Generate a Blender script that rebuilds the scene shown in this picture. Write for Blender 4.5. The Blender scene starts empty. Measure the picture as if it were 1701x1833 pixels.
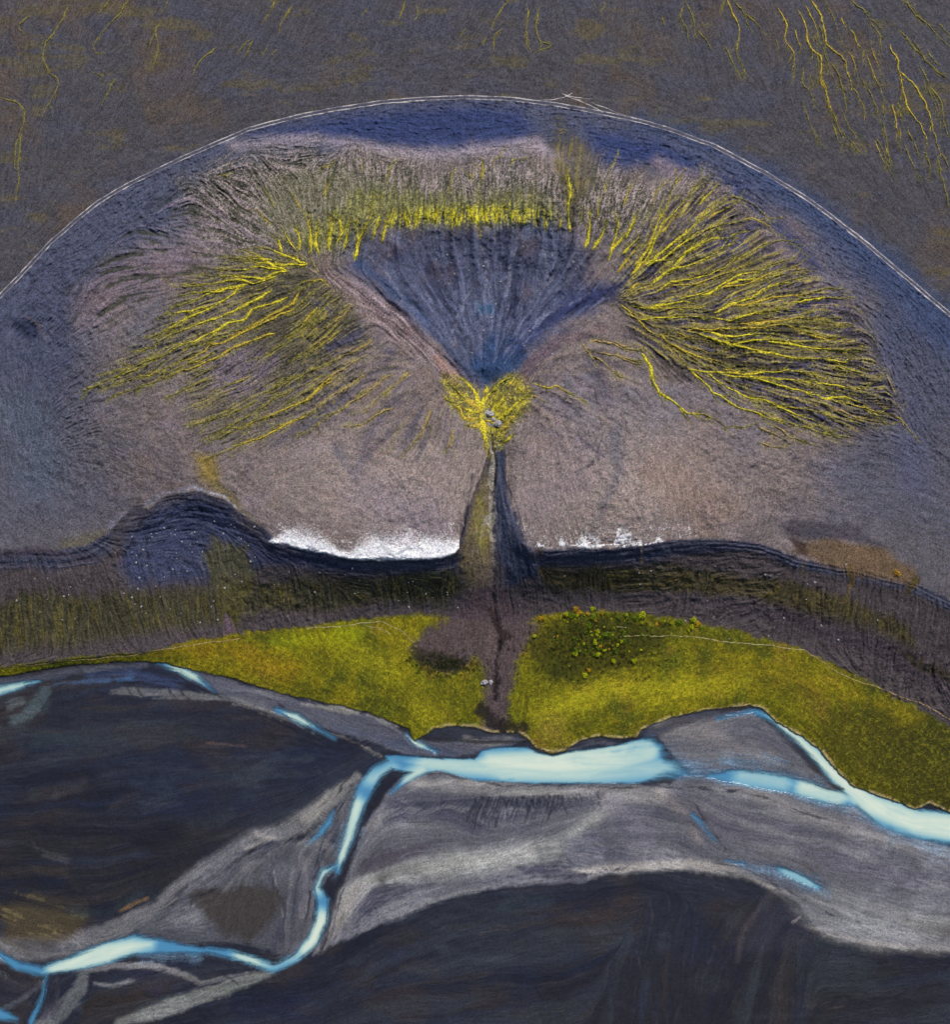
import bpy, math, random
import numpy as np
random.seed(7); rng = np.random.default_rng(11)
STEP = 1.45
C = bpy.context.scene.collection
f32 = np.float32

# ------------------------------------------------------------------ survey frame
# Plan coordinates (u right, v down, 0.3 m per unit) are turned into world metres.
TILT = math.radians(15.0); R = 560.0; FPX = R/0.3
FW = np.array([0, math.sin(TILT), -math.cos(TILT)]); UP = np.array([0, math.cos(TILT), math.sin(TILT)])
CAM = -FW*R + np.array([0, 0, 18.0])
def world(u, v, z):
    a = (np.asarray(u, float)-850.5)/FPX; b = (916.5-np.asarray(v, float))/FPX
    dx = a; dy = FW[1]+UP[1]*b; dz = FW[2]+UP[2]*b
    t = (np.asarray(z, float)-CAM[2])/dz
    return np.stack([CAM[0]+dx*t, CAM[1]+dy*t, CAM[2]+dz*t], -1)

def axis(a, b):
    core = np.arange(a-50, b+50, STEP)
    m = []; d = STEP; p = 0
    while p < 3000: d *= 1.22; p += d; m.append(p)
    m = np.array(m)
    return np.concatenate([(core[0]-m)[::-1], core, core[-1]+m]), len(m)
ax, MU = axis(0, 1701); ay, MV = axis(0, 1833)
NX, NY = len(ax), len(ay)
U, V = np.meshgrid(ax.astype(f32), ay.astype(f32))

# ------------------------------------------------------------------ noise
def noise(X, Y, seed):
    r = np.random.default_rng(seed); T = r.random((256, 256), dtype=f32)
    xi = np.floor(X); yi = np.floor(Y); fx = X-xi; fy = Y-yi
    fx = fx*fx*(3-2*fx); fy = fy*fy*(3-2*fy)
    xi = xi.astype(np.int32) & 255; yi = yi.astype(np.int32) & 255
    x1 = (xi+1) & 255; y1 = (yi+1) & 255
    a = T[yi, xi]; b = T[yi, x1]; c = T[y1, xi]; d = T[y1, x1]
    return ((a+(b-a)*fx)*(1-fy)+(c+(d-c)*fx)*fy)*2-1
def fbm(sx, sy=None, octv=4, seed=1, X=None, Y=None, gain=.55):
    X = U if X is None else X; Y = V if Y is None else Y
    sy = sy or sx; o = 0; amp = 1; tot = 0
    for k in range(octv):
        c, s = math.cos(.6*k), math.sin(.6*k)
        x = X/sx; y = Y/sy
        o = o+amp*noise((x*c-y*s)*2**k+17.3*k, (x*s+y*c)*2**k+5.1*k, seed*31+k); tot += amp; amp *= gain
    return (o/tot*1.5).astype(f32)
def ss(a, b, x):
    t = np.clip((x-a)/(b-a), 0, 1); return t*t*(3-2*t)

# ------------------------------------------------------------------ measured lines
K = 2.835
def tile(ox, oy, *ls): return [[(ox+x/K, oy+y/K) for x, y in l] for l in ls]
left_veins = tile(0, 400,
 [(1560,210),(1440,215),(1330,205),(1270,190),(1165,182)], [(1460,240),(1330,215),(1270,230),(1190,240),(1095,230)],
 [(1460,240),(1400,265),(1330,285),(1200,270),(1130,262),(1010,268)], [(1400,270),(1280,305),(1220,285),(1100,300),(1000,322),(865,312)],
 [(1260,310),(1180,325),(1080,345),(1000,352),(900,370)], [(1240,320),(1100,350),(1020,380),(950,405),(865,425)],
 [(1380,340),(1320,380),(1200,440),(1100,480),(1020,510),(930,535),(780,620),(700,660)],
 [(1220,320),(1180,360),(1100,410),(1040,440),(940,490),(865,505)], [(1050,425),(960,450),(860,465),(790,485)],
 [(1040,445),(930,495),(860,530),(780,565),(735,590)],
 [(1460,375),(1400,400),(1280,440),(1240,490),(1150,510),(1060,560),(990,600),(900,630),(840,670),(760,715),(640,760),(540,795),(430,860)],
 [(1520,350),(1480,410),(1350,480),(1260,530),(1150,580),(1010,610),(930,640)],
 [(1500,430),(1300,520),(1260,545),(1180,580),(1080,625),(1000,670),(900,710),(820,740),(760,775),(600,810),(490,855)],
 [(1390,560),(1260,600),(1160,640),(1060,700),(980,740),(860,780),(760,815),(650,850),(570,880)],
 [(1610,425),(1560,480),(1520,540),(1440,580)], [(1450,610),(1380,640),(1300,690)],
 [(1700,690),(1560,760),(1480,790),(1400,830)], [(1700,760),(1640,820),(1560,890),(1500,920),(1420,960),(1300,1000),(1200,1050),(1050,1115)],
 [(1570,965),(1480,1010),(1400,1050),(1300,1095),(1200,1130),(1100,1175),(1020,1200)], [(1480,840),(1350,920),(1200,1010),(1080,1080)],
 [(1060,790),(980,825),(900,860),(835,900)], [(1300,900),(1180,960),(1060,1000),(930,1030)], [(860,650),(700,720),(580,750),(500,775)])
left_veins += tile(0, 0, [(1560,1340),(1480,1310),(1400,1280),(1330,1260),(1270,1262)], [(1440,1300),(1420,1240),(1408,1190)],
 [(1500,1265),(1470,1210),(1440,1150)], [(1520,1270),(1520,1200),(1500,1140)], [(1450,1370),(1380,1340),(1290,1290),(1215,1260)], [(1380,1320),(1300,1310),(1240,1325)])
left_low = tile(550, 400, [(330,590),(280,630),(160,680),(0,760),(-80,800)], [(430,770),(300,850),(160,950),(40,1030),(-60,1090)],
 [(430,940),(360,970),(290,1010),(210,1035)], [(625,950),(580,1060),(520,1150)], [(520,760),(420,840),(330,930)], [(740,1050),(735,1130),(705,1170)],
 [(130,540),(60,600),(0,650),(-90,700)], [(300,770),(150,860),(0,960),(-150,1040)], [(210,440),(100,520),(0,580)], [(250,690),(120,770),(0,850),(-120,920)])
right_veins = tile(1100, 0,
 [(20,1380),(60,1330),(110,1270),(170,1220)], [(150,1340),(180,1290),(220,1220),(240,1150),(280,1110),(330,1050),(380,990),(430,940),(455,905)],
 [(160,1345),(240,1290),(330,1215),(420,1130),(480,1080),(570,1010)], [(170,1350),(260,1310),(340,1240),(440,1180),(520,1150),(600,1120)],
 [(300,1360),(360,1290),(420,1240),(500,1215),(560,1210),(670,1175)], [(190,1440),(260,1390),(310,1360),(380,1345),(450,1320),(540,1265),(630,1235)],
 [(210,1490),(290,1430),(380,1420),(480,1400),(570,1340),(640,1310),(700,1280),(770,1220)], [(260,1455),(340,1440),(430,1440),(520,1400),(620,1370),(700,1340),(780,1300),(850,1265)],
 [(440,1500),(500,1480),(540,1450),(600,1420),(660,1390),(740,1380),(800,1340),(910,1310)], [(540,1460),(620,1450),(700,1430),(780,1400),(860,1370),(940,1360)],
 [(510,1590),(580,1550),(640,1530),(700,1510),(760,1470),(830,1440),(900,1420),(980,1400)], [(600,1550),(700,1540),(800,1510),(900,1500),(1000,1490),(1100,1460),(1180,1465)],
 [(60,1480),(120,1440),(200,1440)], [(230,1190),(290,1120),(340,1060)], [(110,1360),(150,1300),(200,1230),(240,1170)], [(430,1040),(500,970),(530,930)], [(480,1110),(560,1060),(620,1040)],
 [(330,1520),(420,1500),(520,1460),(570,1450)], [(180,1560),(300,1540),(400,1525),(460,1500)], [(300,1350),(400,1270),(500,1170),(560,1140)], [(100,1350),(170,1260),(200,1170),(260,1060),(290,960),(330,890)],
 [(560,1450),(640,1420),(760,1420),(850,1400)])
right_veins += tile(1100, 400,
 [(490,475),(600,490),(700,455),(820,440),(980,440)], [(640,510),(760,495),(840,485),(930,480),(1070,480),(1170,487)], [(900,400),(1000,380),(1090,370),(1130,380),(1225,378)],
 [(370,545),(460,540),(560,535),(700,530),(840,520),(960,530),(1100,540),(1220,520)], [(430,560),(520,600),(600,620),(680,600),(780,590),(880,600),(1000,600),(1110,575)],
 [(610,620),(660,630),(740,650),(820,670),(920,685),(1050,685),(1130,710),(1200,740),(1270,760)], [(780,600),(900,615),(1050,640),(1130,640),(1270,655)],
 [(380,740),(480,755),(560,760),(660,765),(780,760),(860,745),(1000,755),(1130,775),(1270,765)], [(660,765),(750,790),(840,820),(960,850),(1050,880),(1130,905),(1230,930),(1330,960),(1420,965)],
 [(560,770),(700,780),(880,790),(1000,815),(1080,840),(1200,865),(1340,875)], [(1000,800),(1120,820),(1210,840),(1260,840),(1310,815),(1350,800)],
 [(470,760),(540,800),(600,840),(660,880),(760,890),(820,920),(960,940),(1060,960),(1140,990),(1280,1000)], [(380,740),(440,790),(490,850),(560,900),(620,940),(700,955),(780,990),(860,1010),(960,1040),(1080,1070),(1200,1085)],
 [(140,660),(180,720),(200,800),(240,870),(300,900),(380,965),(460,975),(520,1005),(560,1035),(600,1030),(660,1035)], [(30,410),(80,460),(130,500),(170,540),(230,570),(300,570),(360,600)],
 [(130,490),(200,480),(330,480),(500,470)], [(80,420),(180,430),(330,430),(500,450)], [(0,600),(80,640),(150,640)], [(0,665),(60,690),(140,715)], [(240,560),(300,640),(360,710),(400,740)],
 [(740,1110),(800,1130),(870,1140)], [(730,1030),(800,1060),(870,1100)], [(820,1030),(900,1090),(980,1110)], [(1050,910),(1110,940),(1250,990),(1400,1020)], [(820,920),(900,970),(1000,1000),(1090,1040)],
 [(280,610),(340,640),(440,690),(540,700),(620,735)], [(1080,690),(1130,700),(1200,700)], [(450,550),(600,575),(740,560),(860,575)], [(980,560),(1080,590),(1200,575)], [(1050,890),(1180,880),(1290,930)])
top_veins = tile(550, 0, [(20,1280),(25,1200),(10,1120),(0,1085)], [(60,1290),(40,1220),(55,1130)], [(110,1270),(115,1180),(130,1090)], [(150,1230),(180,1180),(220,1110)], [(185,1270),(210,1160),(215,1100)],
 [(175,1180),(170,1150),(152,1090)], [(240,1320),(260,1230),(290,1170),(325,1100),(335,1000)], [(258,1230),(250,1120)], [(335,1210),(350,1170),(370,1120)], [(380,1230),(395,1170),(415,1090)],
 [(425,1150),(440,1080)], [(500,1130),(490,1060)], [(520,1150),(510,1070)], [(545,1160),(570,1050)], [(612,1120),(605,1055)], [(640,1130),(668,1040)], [(735,1160),(738,1050)], [(755,1150),(760,1060)], [(700,1120),(705,1040)],
 [(780,1130),(790,1060)], [(840,1120),(830,1050)], [(870,1140),(875,1050)], [(905,1120),(900,1060)], [(960,1135),(955,1070)], [(988,1120),(992,1050)], [(1040,1130),(1030,1080)], [(1075,1140),(1080,1085)], [(1100,1145),(1105,1095)],
 [(1165,1150),(1160,1110)], [(1218,1165),(1210,1110)], [(1280,1160),(1290,1100)], [(1325,1050),(1332,980),(1322,900),(1312,830)], [(1335,1180),(1328,1100),(1325,1050)],
 [(1410,1260),(1430,1180),(1440,1050)], [(1450,1270),(1500,1180),(1525,1110)], [(1530,1320),(1560,1220),(1580,1150),(1560,1080)], [(1540,1280),(1600,1200),(1660,1140)], [(1600,1290),(1660,1230),(1701,1200)], [(1640,1400),(1701,1340),(1760,1280)],
 [(1620,1210),(1650,1130),(1690,1060)])
top_veins += tile(0, 0, [(1580,1280),(1580,1190),(1560,1110)], [(1600,1260),(1615,1110)], [(1670,1260),(1680,1150),(1695,1080)])
spring_veins = tile(550, 400, [(890,960),(830,900),(780,870),(740,830),(700,815)], [(880,940),(860,870),(820,820),(760,770)], [(885,960),(895,900),(940,850),(1000,800),(1040,785)], [(870,990),(800,990),(780,940),(740,910),(700,885)],
 [(940,960),(990,900),(1000,850)], [(960,1000),(1030,950),(1080,900),(1140,870)], [(990,1050),(1030,1000),(1080,960)], [(880,990),(905,1040),(920,1120),(928,1190)], [(1000,1110),(1040,1070)], [(890,1015),(850,1030),(800,1030)],
 [(870,960),(830,955),(790,930)], [(900,870),(915,840),(905,815)], [(960,1020),(930,1000),(890,1000)], [(890,1015),(900,1080),(905,1150)], [(950,920),(930,960),(960,1040),(985,1010)])
spring_side = tile(550, 400, [(1150,810),(1190,835),(1260,830),(1330,870),(1420,905)], [(1130,870),(1170,880),(1215,910)], [(1400,610),(1440,670),(1480,740)], [(1450,670),(1520,720),(1600,790)], [(1430,600),(1530,610),(1640,640),(1701,650)], [(1470,650),(1560,670),(1640,690),(1701,715)])
plain_left = tile(0, 0, [(345,30),(320,100),(260,175),(225,230),(215,310),(240,370),(295,410),(280,480),(245,530),(280,570)], [(245,530),(220,575)], [(655,0),(610,70),(560,115),(500,190),(475,240),(485,270),(520,268)], [(555,0),(490,80)],
 [(820,105),(780,150),(805,220),(790,300),(775,360)], [(778,180),(755,245)], [(1395,0),(1380,60),(1330,130)], [(150,80),(100,120),(95,150),(130,175)], [(1100,240),(1030,300),(975,380)],
 [(0,495),(80,520),(130,560),(120,640),(80,720),(75,860)], [(110,680),(90,860),(95,930),(80,1030)], [(585,400),(550,470),(515,540)], [(1270,200),(1230,240),(1200,270)], [(1285,205),(1260,250),(1240,285)], [(1360,240),(1330,280)], [(1405,250),(1375,275)],
 [(855,0),(840,40)], [(470,370),(520,385),(500,400)], [(1480,30),(1430,120),(1415,180)])
plain_mid = tile(550, 0, [(1025,0),(960,100),(940,140)], [(990,150),(950,190),(955,260)], [(910,190),(880,235)], [(1180,30),(1160,140),(1190,220),(1185,270)], [(1115,20),(1110,160),(1130,230)], [(1190,215),(1240,235),(1160,262)], [(500,0),(460,100)], [(560,40),(550,100)],
 [(1440,0),(1470,40)], [(1510,20),(1500,70)], [(800,150),(770,190)], [(1110,155),(1115,230),(1140,260)], [(310,40),(280,80)])
plain_right = tile(1100, 0, [(360,0),(400,100),(420,200)], [(420,150),(460,200),(490,250)], [(350,30),(330,90),(370,150),(385,220)], [(560,0),(540,80)], [(575,0),(600,80),(640,150),(635,210),(620,240),(640,300),(660,360)],
 [(610,0),(650,60),(680,130),(700,160)], [(660,70),(720,110),(765,180)], [(830,40),(865,120),(865,180),(915,270),(910,340),(915,400),(900,425)], [(910,270),(880,330)],
 [(930,50),(960,110),(980,190),(1010,250),(1050,300),(1050,400),(1080,480),(1095,560),(1130,640),(1170,700),(1240,770)], [(1005,250),(1000,310)], [(1000,0),(1050,90),(1075,180),(1075,220),(1120,260),(1180,310),(1185,360),(1200,420),(1240,500),(1270,560),(1280,600)],
 [(1075,220),(1060,270)], [(820,200),(828,265)], [(960,340),(960,420),(1000,480),(1020,540)], [(1100,320),(1140,400),(1170,480),(1180,570)], [(560,230),(600,320),(645,395)], [(1200,0),(1260,50),(1310,110),(1370,155)], [(1300,110),(1350,180),(1360,250)],
 [(1400,230),(1440,300),(1450,370),(1465,450),(1440,520),(1450,590)], [(1450,365),(1520,440),(1580,520),(1600,600),(1630,700),(1640,760),(1700,850)], [(1465,450),(1490,540),(1540,620),(1580,700),(1580,780),(1610,860)],
 [(1480,0),(1530,70),(1600,140),(1700,240)], [(1500,220),(1530,260),(1600,330),(1701,410)], [(1600,440),(1660,520),(1670,620),(1701,700)], [(1365,620),(1370,700),(1390,790)], [(1450,650),(1445,730)], [(1490,650),(1520,730),(1550,800)],
 [(1640,800),(1670,900),(1701,1050)], [(1110,640),(1140,720),(1170,770)], [(1310,360),(1325,400)], [(240,80),(262,140)], [(1440,150),(1510,240),(1530,300)], [(1580,430),(1575,480)], [(1590,800),(1615,870)], [(1590,260),(1640,340)], [(1460,0),(1520,40),(1560,110)])

track = [(-60,600),(-20,551),(0,530),(46,483),(88,437),(141,390),(176,362),(226,333),(296,298),(353,272),(448,231),(529,210),(600,196),(673,185),(735,179),(797,176),(850,175),(903,177),(991,187),(1079,203),(1150,218),(1192,230),(1277,261),(1365,307),(1453,361),(1542,429),(1630,503),(1701,563),(1760,615)]
S_edge = [(-60,975),(0,985),(100,985),(160,975),(200,950),(240,905),(270,910),(300,885),(350,878),(400,893),(440,925),(470,945),(500,975),(560,980),(600,992),(640,998),(700,996),(780,998),(815,985),(830,950),(838,905),(860,850),(880,800),(905,800),(905,870),(920,930),(935,970),(955,985),(1080,982),(1140,978),(1200,968),(1280,965),(1360,972),(1430,1000),(1480,1010),(1540,1020),(1640,1045),(1701,1075),(1760,1100)]
F_edge = [(-60,1215),(0,1195),(200,1172),(250,1170),(330,1150),(420,1137),(560,1120),(660,1108),(740,1100),(800,1105),(870,1112),(930,1112),(1000,1096),(1080,1092),(1160,1100),(1240,1112),(1330,1133),(1440,1163),(1540,1212),(1600,1245),(1660,1275),(1701,1300),(1760,1340)]
W_edge = [(-60,1232),(0,1212),(120,1192),(230,1184),(290,1186),(350,1200),(400,1212),(430,1218),(470,1232),(520,1245),(590,1258),(660,1275),(700,1290),(730,1305),(742,1325),(755,1320),(775,1305),(800,1300),(850,1302),(880,1312),(930,1312),(945,1322),(960,1340),(990,1348),(1015,1342),(1040,1325),(1070,1318),(1110,1322),(1140,1320),(1150,1305),(1200,1285),(1260,1272),(1340,1263),(1365,1268),(1390,1293),(1430,1315),(1470,1345),(1500,1382),(1530,1410),(1590,1430),(1640,1450),(1665,1438),(1685,1448),(1701,1455),(1760,1465)]

# riverbed strokes (u, v, half width)
water = [
 [(1760,1490,30),(1701,1482,30),(1640,1474,26),(1590,1455,28),(1545,1425,22),(1500,1388,16),(1460,1345,12),(1420,1310,10),(1385,1287,8),(1350,1273,5),(1310,1280,3),(1285,1286,2)],
 [(745,1368,15),(700,1366,10),(672,1385,13),(652,1415,16),(638,1450,12),(627,1490,8),(613,1530,8),(604,1560,5)],
 [(760,1375,9),(728,1394,7),(700,1420,3)],
 [(604,1548,4),(580,1560,7),(567,1588,6),(578,1612,12),(574,1650,12),(560,1682,11),(530,1714,8),(490,1733,8),(450,1718,9),(410,1706,8),(370,1700,6)],
 [(370,1702,5),(300,1695,12),(240,1690,18),(190,1705,19),(130,1724,14),(75,1738,8),(30,1728,8),(0,1708,6),(-40,1690,6)],
 [(85,1740,3),(77,1780,3),(56,1828,4),(50,1860,5)], [(-40,1800,14),(0,1815,11),(30,1824,5)],
 [(1270,1390,5),(1310,1390,14),(1370,1398,18),(1430,1408,16),(1480,1424,14),(1530,1432,12)],
 [(550,1510,2),(572,1493,4),(590,1470,6),(597,1450,2)],
 [(280,1186,2),(320,1197,7),(350,1213,7),(385,1238,2)], [(495,1270,3),(530,1284,8),(560,1300,5),(600,1322,2)], [(728,1315,2),(745,1330,5),(780,1345,3)],
 [(-40,1245,9),(0,1236,8),(40,1226,6),(70,1219,2)],
 [(1395,1556,4),(1425,1568,9),(1465,1588,5)], [(1240,1458,2),(1262,1482,3),(1280,1505,2)], [(1300,1540,1.5),(1330,1545,2.5)]]
pool = [(690,1352),(720,1352),(780,1357),(850,1358),(862,1342),(900,1336),(945,1338),(960,1346),(990,1352),(1020,1346),(1100,1335),(1170,1316),(1190,1330),(1200,1350),(1235,1375),(1285,1388),(1240,1400),(1100,1402),(950,1403),(850,1396),(790,1380),(745,1384),(700,1376)]

flows = [[(100,700),(180,640)], [(60,900),(150,960)], [(200,800),(330,860)], [(600,800),(700,830)], [(450,900),(560,950)], [(120,480),(300,470),(480,470)], [(200,400),(350,440),(500,475)], [(330,300),(430,400),(520,470)], [(450,270),(520,380),(560,460)],
 [(640,250),(640,400)], [(760,270),(755,400)], [(880,290),(880,400)], [(960,290),(960,400)], [(720,420),(760,500),(830,620)], [(860,420),(862,520),(866,640)], [(960,420),(930,520),(890,640)], [(1080,450),(1000,540),(900,650)], [(600,480),(700,560),(820,680)],
 [(1040,260),(1025,330),(1020,420)], [(1100,330),(1080,420)], [(1180,330),(1150,420)], [(700,850),(740,930),(750,985)], [(1000,850),(1020,930),(1030,975)], [(1200,830),(1210,960)], [(1350,850),(1330,950)],
 [(0,1020),(10,1160)], [(120,1030),(140,1160)], [(260,1000),(290,1140)], [(400,950),(420,1120)], [(560,1010),(570,1110)], [(700,1010),(705,1095)], [(1060,1000),(1060,1085)], [(1250,1000),(1240,1100)], [(1450,1050),(1430,1150)], [(1620,1080),(1600,1220)], [(880,900),(880,1250)], [(850,900),(840,1050)], [(920,880),(960,1030)],
 [(0,1280),(200,1270),(400,1260)], [(0,1400),(250,1370),(560,1360)], [(0,1500),(300,1490),(500,1420)], [(0,1640),(150,1680)], [(640,1395),(540,1470),(340,1590),(220,1660)], [(450,1560),(420,1680)], [(520,1530),(510,1700)], [(430,1740),(560,1730)], [(300,1800),(480,1750)],
 [(700,1440),(850,1440),(1050,1420)], [(700,1560),(900,1530),(1080,1450)], [(1200,1450),(1400,1500),(1701,1560)], [(1200,1540),(1400,1590),(1701,1690)], [(1000,1520),(1150,1540),(1250,1550)], [(600,1750),(800,1650),(1100,1600)], [(1200,1620),(1180,1833)], [(1380,1600),(1320,1730)], [(700,1800),(900,1780)], [(1500,1760),(1701,1740)], [(1420,1700),(1400,1800)], [(820,1450),(860,1490)],
 [(600,1180),(700,1250)], [(1100,1280),(1300,1230)], [(1450,1220),(1650,1380)], [(1100,1210),(1300,1180)],
 [(100,60),(60,200)], [(400,60),(350,180)], [(650,50),(620,150)], [(1300,60),(1360,150)], [(1550,200),(1620,300)]]
contour = [track, [(120,560),(200,430),(330,320),(450,265),(640,245),(820,262),(960,255)], [(1070,250),(1200,270),(1340,360),(1480,480),(1580,620),(1640,760)], [(1620,540),(1690,700)], [(20,640),(30,800)], [(150,300),(400,180),(800,130)], [(1200,200),(1450,300),(1650,450)], [(240,930),(320,910),(420,930)], [(250,960),(340,940),(440,970)], [(560,1003),(780,1010)], [(970,1000),(1350,1000)]]

# ------------------------------------------------------------------ drainage direction field
smp = []
for l in left_veins+left_low+right_veins+top_veins+plain_left+plain_mid+plain_right+flows+contour:
    for (x0, y0), (x1, y1) in zip(l[:-1], l[1:]):
        d = math.hypot(x1-x0, y1-y0); n = max(1, int(d/35))
        a = 2*math.atan2(y1-y0, x1-x0)
        for k in range(n):
            t = (k+.5)/n; smp.append((x0+(x1-x0)*t, y0+(y1-y0)*t, math.cos(a), math.sin(a)))
for l in water:
    for (x0, y0, _), (x1, y1, _) in zip(l[:-1], l[1:]):
        a = 2*math.atan2(y1-y0, x1-x0); smp.append(((x0+x1)/2, (y0+y1)/2, math.cos(a), math.sin(a)))
smp = np.array(smp, f32)
cx = np.arange(-100, 1821, 16, dtype=f32); cy = np.arange(-100, 1951, 16, dtype=f32)
CX, CY = np.meshgrid(cx, cy)
d2 = (CX.ravel()[:, None]-smp[None, :, 0])**2+(CY.ravel()[:, None]-smp[None, :, 1])**2
w = 1/(d2+120)**1.7
fc = ((w@smp[:, 2])/w.sum(1)).reshape(CX.shape); fs = ((w@smp[:, 3])/w.sum(1)).reshape(CX.shape)
def samp(A, X, Y, x0, y0, st):
    x = np.clip((X-x0)/st, 0, A.shape[1]-1.001); y = np.clip((Y-y0)/st, 0, A.shape[0]-1.001)
    i = x.astype(np.int32); j = y.astype(np.int32); fx = x-i; fy = y-j
    return (A[j, i]*(1-fx)+A[j, i+1]*fx)*(1-fy)+(A[j+1, i]*(1-fx)+A[j+1, i+1]*fx)*fy
def direction(X, Y):
    a = .5*np.arctan2(samp(fs, X, Y, -100, -100, 16), samp(fc, X, Y, -100, -100, 16)); return a
TH = direction(U, V)+.22*fbm(22, octv=2, seed=77)+.1*fbm(7, octv=1, seed=78)
DX = np.cos(TH).astype(f32); DY = np.sin(TH).astype(f32)
def blur(A, n):
    for _ in range(n):
        A = (np.roll(A, 1, 0)+np.roll(A, -1, 0)+2*A)/4; A = (np.roll(A, 1, 1)+np.roll(A, -1, 1)+2*A)/4
    return A
def lic(N, steps, h=1.0):
    acc = N.copy(); J0, I0 = np.mgrid[0:NY, 0:NX].astype(f32)
    for sg in (1, -1):
        x = I0.copy(); y = J0.copy(); px = DX*sg; py = DY*sg
        for k in range(steps):
            x += px*h; y += py*h
            i = np.clip(x.astype(np.int32), 0, NX-1); j = np.clip(y.astype(np.int32), 0, NY-1)
            acc += N[j, i]; nx = DX[j, i]; ny = DY[j, i]
            s = np.sign(nx*px+ny*py); s[s == 0] = 1; px = nx*s; py = ny*s
    acc -= acc.mean(); acc /= acc.std(); return acc
white = rng.standard_normal((NY, NX)).astype(f32)
L1 = lic(white, 9)                     # fine rills
L2 = lic(blur(rng.standard_normal((NY, NX)).astype(f32), 2), 22)    # long rills
L3 = lic(blur(rng.standard_normal((NY, NX)).astype(f32), 14), 34, 1.4)    # broad streaks
NB = fbm(150, octv=5, seed=3); NM = fbm(45, octv=5, seed=4); NS = fbm(12, octv=4, seed=5); NT = fbm(4.5, octv=2, seed=6)

# ------------------------------------------------------------------ painting helpers
def lin(c):
    c = np.array(c, float)/255; return np.where(c <= .04045, c/12.92, ((c+.055)/1.055)**2.4).astype(f32)
def sdf(pts, closed=True, pad=60):
    P = np.array([p[:2] for p in pts], float); Wd = [p[2] if len(p) > 2 else 0 for p in pts]
    pad = pad+max(Wd)
    j0, j1 = np.searchsorted(ay, [P[:, 1].min()-pad, P[:, 1].max()+pad]); i0, i1 = np.searchsorted(ax, [P[:, 0].min()-pad, P[:, 0].max()+pad])
    sl = (slice(j0, j1), slice(i0, i1)); X = U[sl]; Y = V[sl]
    d = np.full(X.shape, 1e9, f32); ins = np.zeros(X.shape, bool); n = len(P)
    for k in range(n if closed else n-1):
        x0, y0 = P[k]; x1, y1 = P[(k+1) % n]; ex, ey = x1-x0, y1-y0; L = ex*ex+ey*ey+1e-9
        t = np.clip(((X-x0)*ex+(Y-y0)*ey)/L, 0, 1); dd = np.hypot(X-x0-t*ex, Y-y0-t*ey)
        if not closed: dd = dd-(Wd[k]+(Wd[k+1]-Wd[k])*t)
        d = np.minimum(d, dd)
        if closed and y0 != y1:
            ins ^= ((Y >= min(y0, y1)) & (Y < max(y0, y1)) & (X < x0+(Y-y0)*ex/ey))
    if closed: d = np.where(ins, -d, d)
    return sl, d
def mask(pts, closed=True, feather=10, rag=4, fine=1.5, streak=0, grain=0):
    sl, d = sdf(pts, closed, feather*1.5+rag*2+fine*2+25)
    d = d+rag*NM[sl]+fine*NS[sl]*1.4+streak*L2[sl]+grain*NT[sl]
    return sl, 1-ss(-feather/2, feather/2, d)
def wiggle(pts, amp, seed, st=2.6):
    P = np.array(pts, float); seg = np.hypot(*np.diff(P, axis=0).T); cum = np.concatenate([[0], np.cumsum(seg)])
    n = max(4, int(cum[-1]/st)); t = np.linspace(0, cum[-1], n)
    x = np.interp(t, cum, P[:, 0]); y = np.interp(t, cum, P[:, 1])
    if n > 8:      # soften corners
        for _ in range(3): x[1:-1] = (x[:-2]+2*x[1:-1]+x[2:])/4; y[1:-1] = (y[:-2]+2*y[1:-1]+y[2:])/4
    r = np.random.default_rng(seed); o = 0
    for wl, a in ((34, 1.), (15, .6), (7, .42)):
        kn = r.standard_normal(int(cum[-1]/wl)+4); tt = t/wl; i = tt.astype(int); f = tt-i; f = f*f*(3-2*f); o = o+a*(kn[i]*(1-f)+kn[i+1]*f)
    dx = np.gradient(x); dy = np.gradient(y); L = np.hypot(dx, dy)+1e-6; env = np.minimum(1, t/12)
    return np.stack([x-dy/L*o*amp*env, y+dx/L*o*amp*env], 1)
ALB = np.zeros((NY, NX, 3), f32); ALB[:] = lin((84, 78, 84)); HGT = np.zeros((NY, NX), f32)
def put(m, col, op=1., sl=None):
    sl = sl or (slice(None), slice(None)); mm = np.clip(m*op, 0, 1)[..., None]
    ALB[sl] = ALB[sl]*(1-mm)+lin(col)*mm
def poly(pts, col, feather=10, rag=4, fine=1.5, op=1., dh=0, streak=0, closed=True, grain=0):
    sl, m = mask(pts, closed, feather, rag, fine, streak, grain); put(m, col, op, sl)
    if dh: HGT[sl] += dh*m
    return sl, m
def line(pts, col, **k): return poly(pts, col, closed=False, **k)
def dl(pts):  # v of an edge line at every u (for single valued lines)
    p = np.array(pts, float); return np.interp(U, p[:, 0], p[:, 1]).astype(f32)

def area(edge, far):   # polygon below an edge
    return list(edge)+[(edge[-1][0]+2900, edge[-1][1]+200), (4600, far), (-2900, far), (edge[0][0]-2800, edge[0][1]+200)]
sl, M_hill = None, None
def full(pts, feather, rag, fine, streak=0, grain=0, wa=0):
    s, m = mask(pts, True, feather, rag, fine, streak, grain); o = np.zeros((NY, NX), f32); o[s] = m; return o
M_in = full(list(track)+[(2500,1300),(2500,3000),(-2000,3000),(-2000,1300)], 10, 0, 0)         # inside the vehicle track
M_slope = full(area(S_edge, 4900), 5, 1.2, 1.5, grain=.4)
M_mead = full(area(F_edge, 4900), 9, 3, 3, grain=2)
M_bed = full(area(W_edge, 4900), 3, .8, 1.3)
ellr = np.hypot((U-855)/800, np.where(V < 640, (V-640)/430, (V-640)/520))

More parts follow.
